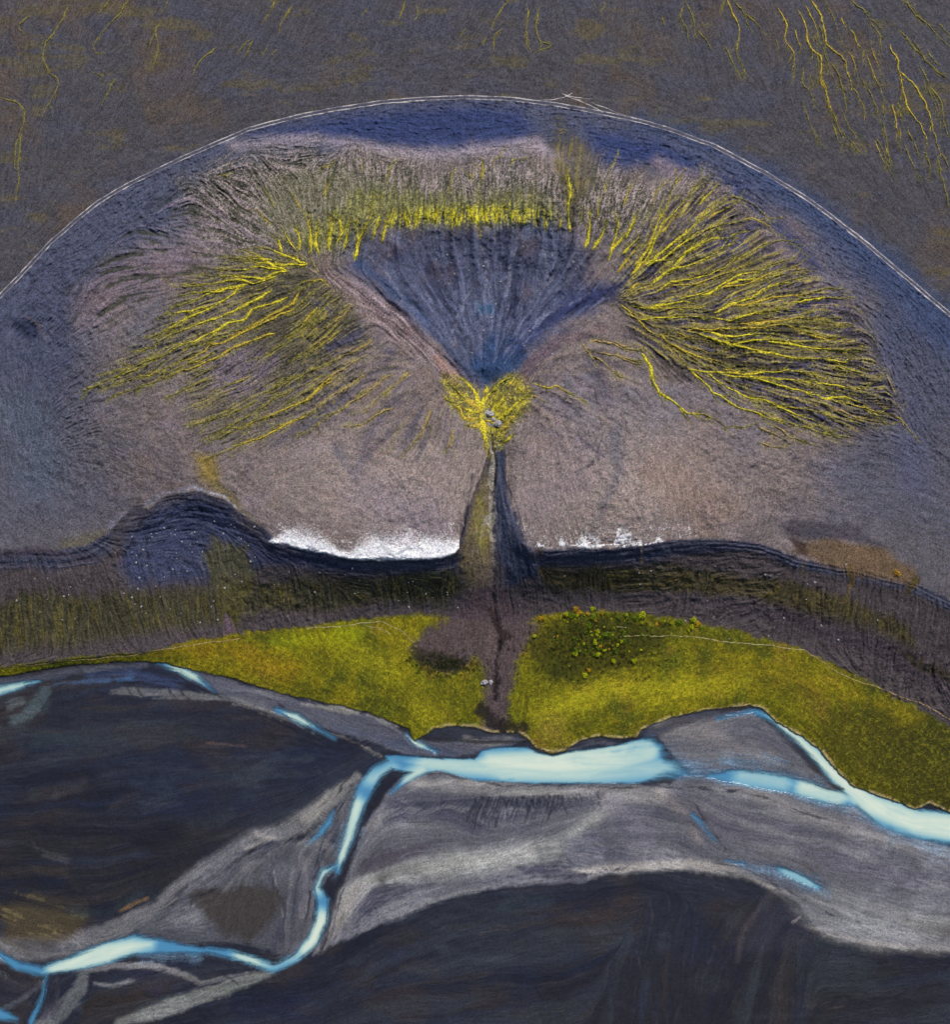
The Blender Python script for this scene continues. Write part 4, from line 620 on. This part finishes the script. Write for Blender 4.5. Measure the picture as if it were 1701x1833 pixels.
def spot_material(name, c1, c2, sc=1.2, rough=.9, bump=.5):
    m, nt, b = nodes(name); n = nz(nt, sc, 3); f = remap(nt, n.outputs['Fac'], .42, .58, 0, 1)
    mx = nt.nodes.new('ShaderNodeMix'); mx.data_type = 'RGBA'; mx.inputs[6].default_value = (*lin(c1), 1); mx.inputs[7].default_value = (*lin(c2), 1); nt.links.new(f, mx.inputs[0]); nt.links.new(mx.outputs[2], b.inputs['Base Color'])
    b.inputs['Roughness'].default_value = rough; b.inputs['Specular IOR Level'].default_value = .2
    bp = nt.nodes.new('ShaderNodeBump'); bp.inputs['Strength'].default_value = bump; bp.inputs['Distance'].default_value = .4; nt.links.new(n.outputs['Fac'], bp.inputs['Height']); nt.links.new(bp.outputs[0], b.inputs['Normal']); return m
MG = {'sand': ground_material('volcanic_sand', .42, .65), 'moss': ground_material('moss_turf', .34, .8), 'bed': ground_material('river_sand', .22, .3, .75), 'snow': ground_material('old_snow', .06, .3, .6)}
MV_ = {'tip': spot_material('dark_moss', (112,110,50), (64,66,42)), 'bright': spot_material('yellow_moss', (222,206,52), (136,128,40), 1.0), 'gold': spot_material('golden_moss', (206,178,60), (120,106,48)), 'tan': spot_material('tan_moss', (180,154,96), (112,96,76)), 'dull': spot_material('olive_moss', (140,130,60), (82,78,54))}
m_rut = spot_material('pale_wheel_rut', (190,183,180), (118,114,120), .22, .9, .2); m_mid = spot_material('track_crown', (84,84,96), (60,64,84), .6)
m_rock = spot_material('pale_boulder', (190,188,190), (120,118,124), 1.5); m_path = spot_material('trodden_path', (170,160,120), (120,112,70), .7)

# ------------------------------------------------------------------ mesh building
def tag(o, label=None, cat=None, group=None, kind=None):
    for k, v in (('label', label), ('category', cat), ('group', group), ('kind', kind)):
        if v: o[k] = v
    return o
def mesh_from(name, co, quads, mats, cols=None, attr='soil', smooth=True, parent=None):
    me = bpy.data.meshes.new(name); n = len(co); q = len(quads); k = quads.shape[1]
    me.vertices.add(n); me.vertices.foreach_set('co', np.ascontiguousarray(co, f32).ravel())
    me.loops.add(q*k); me.loops.foreach_set('vertex_index', np.ascontiguousarray(quads, np.int32).ravel())
    me.polygons.add(q); me.polygons.foreach_set('loop_start', np.arange(0, q*k, k, dtype=np.int32)); me.polygons.foreach_set('loop_total', np.full(q, k, np.int32))
    me.polygons.foreach_set('use_smooth', np.full(q, smooth, bool)); me.update(calc_edges=True)
    if cols is not None:
        a = me.attributes.new(attr, 'FLOAT_COLOR', 'POINT'); a.data.foreach_set('color', np.concatenate([cols, np.ones((n, 1), f32)], 1).astype(f32).ravel())
    me.materials.append(mats); o = bpy.data.objects.new(name, me); C.objects.link(o); o.parent = parent; return o
W3 = world(U.ravel(), V.ravel(), Z.ravel()).astype(f32); IDX = np.arange(NX*NY).reshape(NY, NX)
Q = np.stack([IDX[1:, :-1], IDX[1:, 1:], IDX[:-1, 1:], IDX[:-1, :-1]], -1)
CF = ALB.reshape(-1, 3)
def cell(A): return (A[1:, :-1]+A[1:, 1:]+A[:-1, 1:]+A[:-1, :-1])/4
sandm = np.zeros_like(Z)
for s, m in sb: sandm[s] = np.maximum(sandm[s], m)
reg = np.zeros((NY-1, NX-1), np.int8)
reg[cell(M_in) > .5] = 1; reg[cell(M_slope) > .5] = 2; reg[cell(M_mb) > .5] = 3
reg[(reg == 3) & (cell(M_mead) < .3)] = 2
reg[cell(M_bed) > .5] = 4; reg[(reg == 4) & (cell(sandm) > .5)] = 5
fan_m = np.zeros_like(Z); s, m = mask(fan, True, 10, 6, 3); fan_m[s] = m; reg[(reg == 3) & (cell(fan_m) > .5)] = 6
snowm = np.where((cell(SL) > .4) & (reg != 2), 7, 0); su_ = cell(U)
for k_, (a_, b_) in enumerate(((950, 990), (990, 1030), (1030, 1090), (1090, 1143), (1143, 1163), (1163, 1200))): snowm[(cell(SR) > .4) & (reg != 2) & (su_ > a_) & (su_ <= b_)] = 8+k_
for k_ in range(7, 14):      # keep one connected piece per patch, the stray flecks stay part of the slope
    todo = set(map(tuple, np.argwhere(snowm == k_))); best = set()
    while todo:
        st_ = [todo.pop()]; comp = set(st_)
        while st_:
            a_, b_ = st_.pop()
            for nb in ((a_+1, b_), (a_-1, b_), (a_, b_+1), (a_, b_-1)):
                if nb in todo: todo.remove(nb); comp.add(nb); st_.append(nb)
        if len(comp) > len(best): best = comp
    snowm[snowm == k_] = 0
    for a_, b_ in best: snowm[a_, b_] = k_
reg[snowm > 0] = snowm[snowm > 0]
def region(name, k, mat):
    q = Q[reg == k]; u, inv = np.unique(q, return_inverse=True); return mesh_from(name, W3[u], inv.reshape(q.shape), mat, CF[u])
tag(region('plain', 0, MG['sand']), kind='structure'); tag(region('hill', 1, MG['sand']), kind='structure'); tag(region('escarpment', 2, MG['sand']), kind='structure')
tag(region('moss_meadow', 3, MG['moss']), 'olive and yellow moss meadow between the dark slope and the river bank', 'moss', kind='stuff')
tag(region('riverbed', 4, MG['bed']), kind='structure'); tag(region('sandbar', 5, MG['bed']), kind='structure'); tag(region('debris_fan', 6, MG['sand']), kind='structure')
tag(region('snow_bank', 7, MG['snow']), 'long white snow bank along the scarp edge left of the gully', 'snow')
for k_, l_ in enumerate(('tiny white snow patch on the scarp edge nearest right of the gully', 'small narrow white snow patch, second right of the gully', 'wide low white snow patch in the middle right of the gully', 'tallest white snow patch right of the gully', 'small white snow patch, second from the right end of the scarp snow', 'tiny white snow patch farthest right of the gully')):
    if (reg == 8+k_).sum() > 6: tag(region('snow_patch', 8+k_, MG['snow']), l_, 'snow')

# river surface
wq = Q[cell(WM) > .03]; u, inv = np.unique(wq, return_inverse=True); uu = U.ravel()[u]; vv = V.ravel()[u]
wco = world(uu, vv, np.full(len(u), WLEV)+.0)
wm = WM.ravel()[u]; wc = WC.ravel()[u]
mw, nt, b = nodes('glacial_water'); at = nt.nodes.new('ShaderNodeAttribute'); at.attribute_name = 'soil'; sp = nt.nodes.new('ShaderNodeSeparateColor'); nt.links.new(at.outputs['Color'], sp.inputs[0])
rp = nt.nodes.new('ShaderNodeValToRGB'); rp.color_ramp.elements[0].color = (*lin((72,130,168)), 1); rp.color_ramp.elements[1].color = (*lin((206,220,204))*.93, 1)
for p, c in ((.3, (112,164,184)), (.65, (164,194,190))): e = rp.color_ramp.elements.new(p); e.color = (*lin(c), 1)
nt.links.new(sp.outputs[1], rp.inputs[0]); nt.links.new(rp.outputs[0], b.inputs['Base Color']); nt.links.new(remap(nt, sp.outputs[0], .05, 1, 0, 1), b.inputs['Alpha'])
b.inputs['Roughness'].default_value = .22; b.inputs['IOR'].default_value = 1.33
n2 = nz(nt, .6, 3); bp = nt.nodes.new('ShaderNodeBump'); bp.inputs['Strength'].default_value = .12; bp.inputs['Distance'].default_value = .15; nt.links.new(n2.outputs['Fac'], bp.inputs['Height']); nt.links.new(bp.outputs[0], b.inputs['Normal'])
# surface rises slightly over shallow bars so that it always covers its wet bed
zb = Z.ravel()[u]; wco = world(uu, vv, np.maximum(WLEV, zb+.06))
tag(mesh_from('river', wco, inv.reshape(wq.shape), mw, np.stack([wm, wc, wm], 1)), kind='structure')

# ------------------------------------------------------------------ ribbons draped on the ground
def ribbon(strands, name, mat, lift=.35, sink=.1, parent=None, seed=0, flat=False, tip=None, branch=False):
    cos, qs, ms, base = [], [], [], 0; r = np.random.default_rng(seed)
    for P, wv in strands:
        n = len(P); d = np.gradient(P, axis=0); L = np.hypot(d[:, 0], d[:, 1])+1e-6; nx = -d[:, 1]/L; ny = d[:, 0]/L; wv = np.broadcast_to(wv, n)
        rows = []
        for off, up in ((-1, -sink), (-.55, lift*.8), (0, lift), (.55, lift*.8), (1, -sink)):
            jit = r.uniform(.75, 1.25, n) if not flat else 1
            x = P[:, 0]+nx*wv*off*jit; y = P[:, 1]+ny*wv*off*jit
            z = zat(x, y)+up*np.minimum(1, wv/1.2)*(r.uniform(.7, 1.3, n) if not flat else 1)
            rows.append(world(x, y, z))
        cos.append(np.stack(rows, 1).reshape(-1, 3)); a = base+np.arange(n-1)[:, None]*5+np.arange(4)[None]
        qs.append(np.stack([a, a+1, a+6, a+5], -1).reshape(-1, 4)); base += n*5
        tipf = .62 if not branch else .25; t_ = np.repeat(np.arange(n-1)/n, 4); ms.append((t_+.12*r.standard_normal(len(t_)) > tipf).astype(np.int32))
    co = np.concatenate(cos); q = np.concatenate(qs)
    org = co[0].copy(); o = mesh_from(name, co-org, q, mat, parent=parent); o.location = org
    if tip: o.data.materials.append(tip); o.data.polygons.foreach_set('material_index', np.concatenate(ms))
    return o
def strand(pts, w, amp=.0, seed=1): P = wiggle(pts, amp, seed); return (P, np.full(len(P), w))
def offset(P, o):
    d = np.gradient(P, axis=0); L = np.hypot(d[:, 0], d[:, 1]); return P+np.stack([-d[:, 1]/L, d[:, 0]/L], 1)*o
from math import cos, sin
TP = wiggle(track, .25, 5, 3.0)
tr = ribbon([(TP, np.full(len(TP), 4.6))], 'track', m_mid, .10, .06, flat=True); tag(tr, kind='structure')
for sgn in (-1, 1):
    PP = offset(TP, sgn*2.9); nn = len(PP); wr = .95+.25*np.interp(np.arange(nn), np.arange(0, nn+8, 7), rng.standard_normal(len(np.arange(0, nn+8, 7))))
    o = ribbon([(PP, np.clip(wr, .6, 1.8))], 'wheel_rut', m_rut, .22, .02, flat=True); loc = o.location.copy(); o.parent = tr; o.location = loc-tr.location
spurs = [[(960,182),(985,180),(1010,176),(1025,168)], [(1012,172),(1022,176),(1040,180)], [(1005,168),(1018,172),(1030,176),(1060,178)], [(1030,178),(1060,190),(1080,202)], [(1060,184),(1090,196),(1120,208)]]
sp_o = ribbon([strand(p, .7, .8, 40+i) for i, p in enumerate(spurs)], 'turning_marks', m_rut, .12, .02, flat=True); tag(sp_o, kind='structure')
for nm, ps in (('footpath', [[(1110,1140),(1150,1137),(1230,1140),(1300,1147),(1380,1155),(1440,1163)], [(1104,1122),(1122,1124)]]), ('footpath', [[(550,1125),(610,1120),(680,1113),(720,1128),(742,1150)], [(650,1118),(680,1126),(700,1135)]]), ('footpath', [[(1440,1163),(1520,1215),(1600,1240),(1660,1262),(1720,1300)]]), ('footpath', [[(0,1196),(110,1185),(230,1172),(330,1156),(430,1142)]])):
    tag(ribbon([strand(p, .9, .9, 60+i) for i, p in enumerate(ps)], nm, m_path if ps[0][0][0] > 100 and ps[0][0][0] < 1300 else MV_['tan'], .10, .05), kind='structure')

ordn = ['first','second','third','fourth','fifth','sixth','seventh','eighth','ninth','tenth','eleventh','twelfth','thirteenth','fourteenth','fifteenth','sixteenth','seventeenth','eighteenth','nineteenth','twentieth']
tens = {2:'twenty',3:'thirty',4:'forty',5:'fifty'}
def nth(k):
    if k < 20: return ordn[k]
    a, b_ = divmod(k+1, 10); return (tens[a][:-1]+'ieth') if b_ == 0 else tens[a]+'-'+ordn[b_-1]
fam_info = {'left': ('left fan of the hill', 'tip from the top of the', 1), 'right': ('right fan of the hill', 'tip from the top of the', 1), 'top': ('fringe above the dark basin', 'from the left of the', 0), 'spring': ('bright cluster at the gully head', 'from the left of the', 0),
 'lower left': ('slope under the left fan', 'from the left of the', 0), 'lower right': ('slope right of the gully head', 'from the left of the', 0), 'upper left': ('upper left plain', 'from the left on the', 0), 'upper middle': ('plain above mid track', 'from the left on the', 0), 'upper right': ('upper right plain', 'from the left on the', 0)}
adj = {'bright': 'bright yellow', 'gold': 'golden yellow', 'tan': 'pale tan', 'dull': 'dull olive'}
order = {}
for i, (fam, col, st) in enumerate(veins): order.setdefault(fam, []).append((st[0][0][-1 if fam in ('left', 'right') else 0][1 if fam in ('left', 'right') else 0], i))
rank = {}
for fam, l in order.items():
    for k, (_, i) in enumerate(sorted(l)): rank[i] = k
for i, (fam, col, st) in enumerate(veins):
    o = ribbon(st[:1], 'moss_streak', MV_[col], .42, .08, seed=i, tip=None if col == 'dull' else MV_['tip' if i % 3 else 'dull'])
    for k, b_ in enumerate(st[1:]):
        c = ribbon([b_], 'side_branch', MV_[col], .34, .08, seed=i*31+k, branch=True, tip=MV_['tip']); loc = c.location.copy(); c.parent = o; c.location = loc-o.location
    if fam.startswith('faint'):
        wh = {'faint left': 'left fan of the hill', 'faint right': 'right fan of the hill', 'faint heath': 'grey green upper slope', 'faint plain': 'upper right plain'}[fam]
        tag(o, '%s faint thin moss streak among many on the %s' % (adj[col], wh), 'moss streak', '%s faint moss streaks on the %s' % (adj[col], wh))
    else:
        w_, how, _ = fam_info[fam]; tag(o, '%s moss streak, %s %s %s' % (adj[col], nth(rank[i]), how, w_), 'moss streak', 'moss streaks of the '+w_)

# ------------------------------------------------------------------ boulders
def rock_mesh(seed):
    r = np.random.default_rng(seed); n1, n2 = 7, 10; co = []
    for i in range(n1+1):
        for j in range(n2):
            a, b_ = math.pi*i/n1, 2*math.pi*j/n2; k = 1+.22*r.standard_normal() if 0 < i < n1 else 1
            co.append((k*sin(a)*cos(b_)*1.1, k*sin(a)*sin(b_)*.85, .7*k*cos(a)+.25))
    q = [(i*n2+j, (i+1)*n2+j, (i+1)*n2+(j+1) % n2, i*n2+(j+1) % n2) for i in range(n1) for j in range(n2)]
    return np.array(co), np.array(q)
def place(src, u, v, s, rz=0, dz=0):
    o = src.copy(); C.objects.link(o); o.location = world(u, v, float(zat(u, v))+dz); o.scale = (s, s, s*random.uniform(.8, 1.1)); o.rotation_euler = (0, 0, rz); return o
protos = [mesh_from('boulder', *rock_mesh(k), m_rock, smooth=False) for k in range(3)]
big = [(876, 742, 2.3, 'long pale boulder at the head of the gully, the upper of two'), (892, 760, 2.1, 'pale boulder at the head of the gully, the lower of two'), (868, 1222, 1.7, 'pale boulder beside a smaller one in the debris fan below the gully'), (879, 1221, 1.1, 'smaller pale boulder touching a larger one in the debris fan'), (884, 751, 1.1, 'small white stone between the two boulders at the gully head')]
used = 0
def boulder(u, v, s, label, group):
    global used
    if used < 3: o = protos[used]; o.location = world(u, v, float(zat(u, v))); o.scale = (s,)*3
    else: o = place(protos[used % 3], u, v, s, random.uniform(0, 6))
    used += 1; tag(o, label, 'boulder', group)
for u_, v_, s_, l_ in big: boulder(u_, v_, s_, l_, 'boulders of the gully')
zones = [((230, 930, 460, 1040), 42, 'small white stone scattered on the dark blue hollow at the left scarp'), ((20, 1020, 520, 1120), 36, 'small white stone scattered on the olive slope at the left'), ((560, 1010, 830, 1090), 18, 'small white stone on the olive slope left of the gully'), ((960, 1010, 1620, 1150), 26, 'small white stone on the dark slope right of the gully'), ((780, 440, 1040, 640), 34, 'small white stone scattered in the dark basin of the hill')]
for (a, b_, c_, d_), n, l_ in zones:
    for k in range(n): boulder(random.uniform(a, c_), random.uniform(b_, d_), random.choice((.28, .34, .42, .55)), l_, l_.replace('small white stone', 'small white stones'))

# ------------------------------------------------------------------ shrubs
def shrub_geo(seed, n=220, flat=.7):
    r = np.random.default_rng(seed); co, q = [], []
    lobes = r.uniform(-.5, .5, (5, 3)); lobes[:, 2] = r.uniform(.3, .8, 5)*flat
    for k in range(n):
        l = lobes[k % 5]; d = r.standard_normal(3); d /= np.linalg.norm(d); d[2] = abs(d[2]); p = l+d*r.uniform(.35, .6); p[2] = max(p[2], .02)
        a = r.standard_normal(3); a /= np.linalg.norm(a); b_ = np.cross(a, d); b_ /= np.linalg.norm(b_)+1e-6; s = r.uniform(.08, .16); i = len(co)
        co += [p-a*s, p-b_*s*.7, p+a*s, p+b_*s*.7]; q.append((i, i+1, i+2, i+3))
    for k in range(5):   # stems
        l = lobes[k]; i = len(co); w_ = .05
        co += [np.array((-w_, 0, 0)), np.array((w_, 0, 0)), l+(w_, 0, 0), l-(w_, 0, 0)]; q.append((i, i+1, i+2, i+3))
    return np.array(co), np.array(q)
sm = {'yellow': spot_material('yellow_leaves', (206,206,30), (130,150,24), 2), 'amber': spot_material('amber_leaves', (216,170,30), (150,116,30), 2), 'green': spot_material('green_leaves', (124,150,30), (66,84,20), 2), 'dark': spot_material('dark_leaves', (48,58,20), (28,32,14), 2)}
sp_ = {c: [mesh_from('shrub', *shrub_geo(10+k+h*7), sm[c], smooth=False) for k in range(2)] for h, c in enumerate(('yellow', 'amber', 'green'))}
su = {c: 0 for c in sp_}
def shrub(u, v, s, c, label, group='shrubs of the grove on the meadow'):
    k = su[c]; o = sp_[c][k % 2] if k < 2 else place(sp_[c][k % 2], u, v, s, random.uniform(0, 6))
    if k < 2: o.location = world(u, v, float(zat(u, v))); o.scale = (s,)*3
    su[c] += 1; tag(o, label, 'shrub', group)
shrub(1241, 1111, 2.3, 'yellow', 'bright yellow green shrub at the right end of the grove, by the dark slope', 'lone shrubs'); shrub(1606, 1026, 2.1, 'amber', 'lone round golden shrub on the brown slope at the far right', 'lone shrubs')
shrub(969, 1108, 1.7, 'amber', 'lone golden shrub at the upper left corner of the grove', 'lone shrubs'); shrub(958, 1138, 1.5, 'yellow', 'lone yellow shrub at the left edge of the grove', 'lone shrubs'); shrub(1031, 1091, 1.9, 'amber', 'amber shrub on the top edge of the grove', 'lone shrubs'); shrub(1061, 1091, 1.9, 'yellow', 'yellow shrub on the top edge right of the amber one', 'lone shrubs'); shrub(1148, 1104, 2.8, 'yellow', 'largest yellow shrub, on the upper edge of the grove', 'lone shrubs'); shrub(1054, 1199, 1.4, 'amber', 'amber shrub at the bottom edge of the grove', 'lone shrubs')
rs = random.Random(5); n = 0
while n < 150:
    if rs.random() < .35: u_ = rs.uniform(1000, 1260); v_ = 1098+(max(0, u_-1120))*.13+abs(rs.gauss(0, 7))
    else: u_ = rs.gauss(1070, 42); v_ = rs.gauss(1150, 22)
    if not (960 < u_ < 1260 and 1094 < v_ < 1215): continue
    c = rs.choice(('yellow', 'green', 'green', 'yellow', 'green', 'green', 'yellow', 'green', 'yellow', 'green', 'amber')); shrub(u_, v_, rs.choice((.5, .6, .7, .8, 1.0, 1.2, 1.8)), c, {'yellow': 'small yellow shrub among many in the grove on the meadow', 'amber': 'small amber shrub among many in the grove on the meadow', 'green': 'small green shrub among many in the grove on the meadow'}[c], c+' shrubs of the grove'); n += 1
# dark low scrub: one mass
cs, qs, base = [], [], 0
for k in range(900):
    if k < 620: u_ = rs.gauss(1065, 60); v_ = rs.gauss(1160, 28)
    else: u_ = rs.gauss(795, 32); v_ = rs.gauss(1188, 11)
    if v_ > 1225 or v_ < 1100: continue
    co, q = shrub_geo(1000+k % 6, 40); s = rs.uniform(.5, 1.2); a = rs.uniform(0, 6); x = co[:, 0]*cos(a)-co[:, 1]*sin(a); y = co[:, 0]*sin(a)+co[:, 1]*cos(a)
    cs.append(np.stack([x, y, co[:, 2]*.8], 1)*s+world(u_, v_, float(zat(u_, v_)))); qs.append(q+base); base += len(co)
tag(mesh_from('scrub', np.concatenate(cs), np.concatenate(qs), sm['dark'], smooth=False), 'dark green low scrub covering parts of the moss meadow', 'scrub', kind='stuff')

# ------------------------------------------------------------------ light and camera
sc = bpy.context.scene
w_ = bpy.data.worlds.new('World'); sc.world = w_; w_.use_nodes = True; nt = w_.node_tree; bg = nt.nodes['Background']
sky = nt.nodes.new('ShaderNodeTexSky'); sky.sky_type = 'NISHITA'; sky.sun_disc = False
EL, AZ = math.radians(50), math.radians(25)     # sun beyond the top of the picture, a little to the right
sky.sun_elevation = EL; sky.sun_rotation = AZ; sky.air_density = 1.0; sky.dust_density = 3; nt.links.new(sky.outputs[0], bg.inputs[0]); bg.inputs[1].default_value = .09
ld = bpy.data.lights.new('Sun', 'SUN'); ld.energy = 3.0; ld.angle = math.radians(9); ld.color = (1, .95, .88); so = bpy.data.objects.new('Sun', ld); C.objects.link(so)
so.rotation_euler = (math.pi/2-EL, 0, -AZ+math.pi)
cd = bpy.data.cameras.new('Camera'); cam = bpy.data.objects.new('Camera', cd); C.objects.link(cam); cam.location = CAM; cam.rotation_euler = (TILT, 0, 0)
cd.sensor_fit = 'HORIZONTAL'; cd.angle = 2*math.atan(850.5/FPX); cd.clip_end = 20000; cd.clip_start = 1; sc.camera = cam
sc.view_settings.view_transform = 'Standard'; sc.view_settings.look = 'None'; sc.view_settings.exposure = 0.08; sc.view_settings.gamma = 1
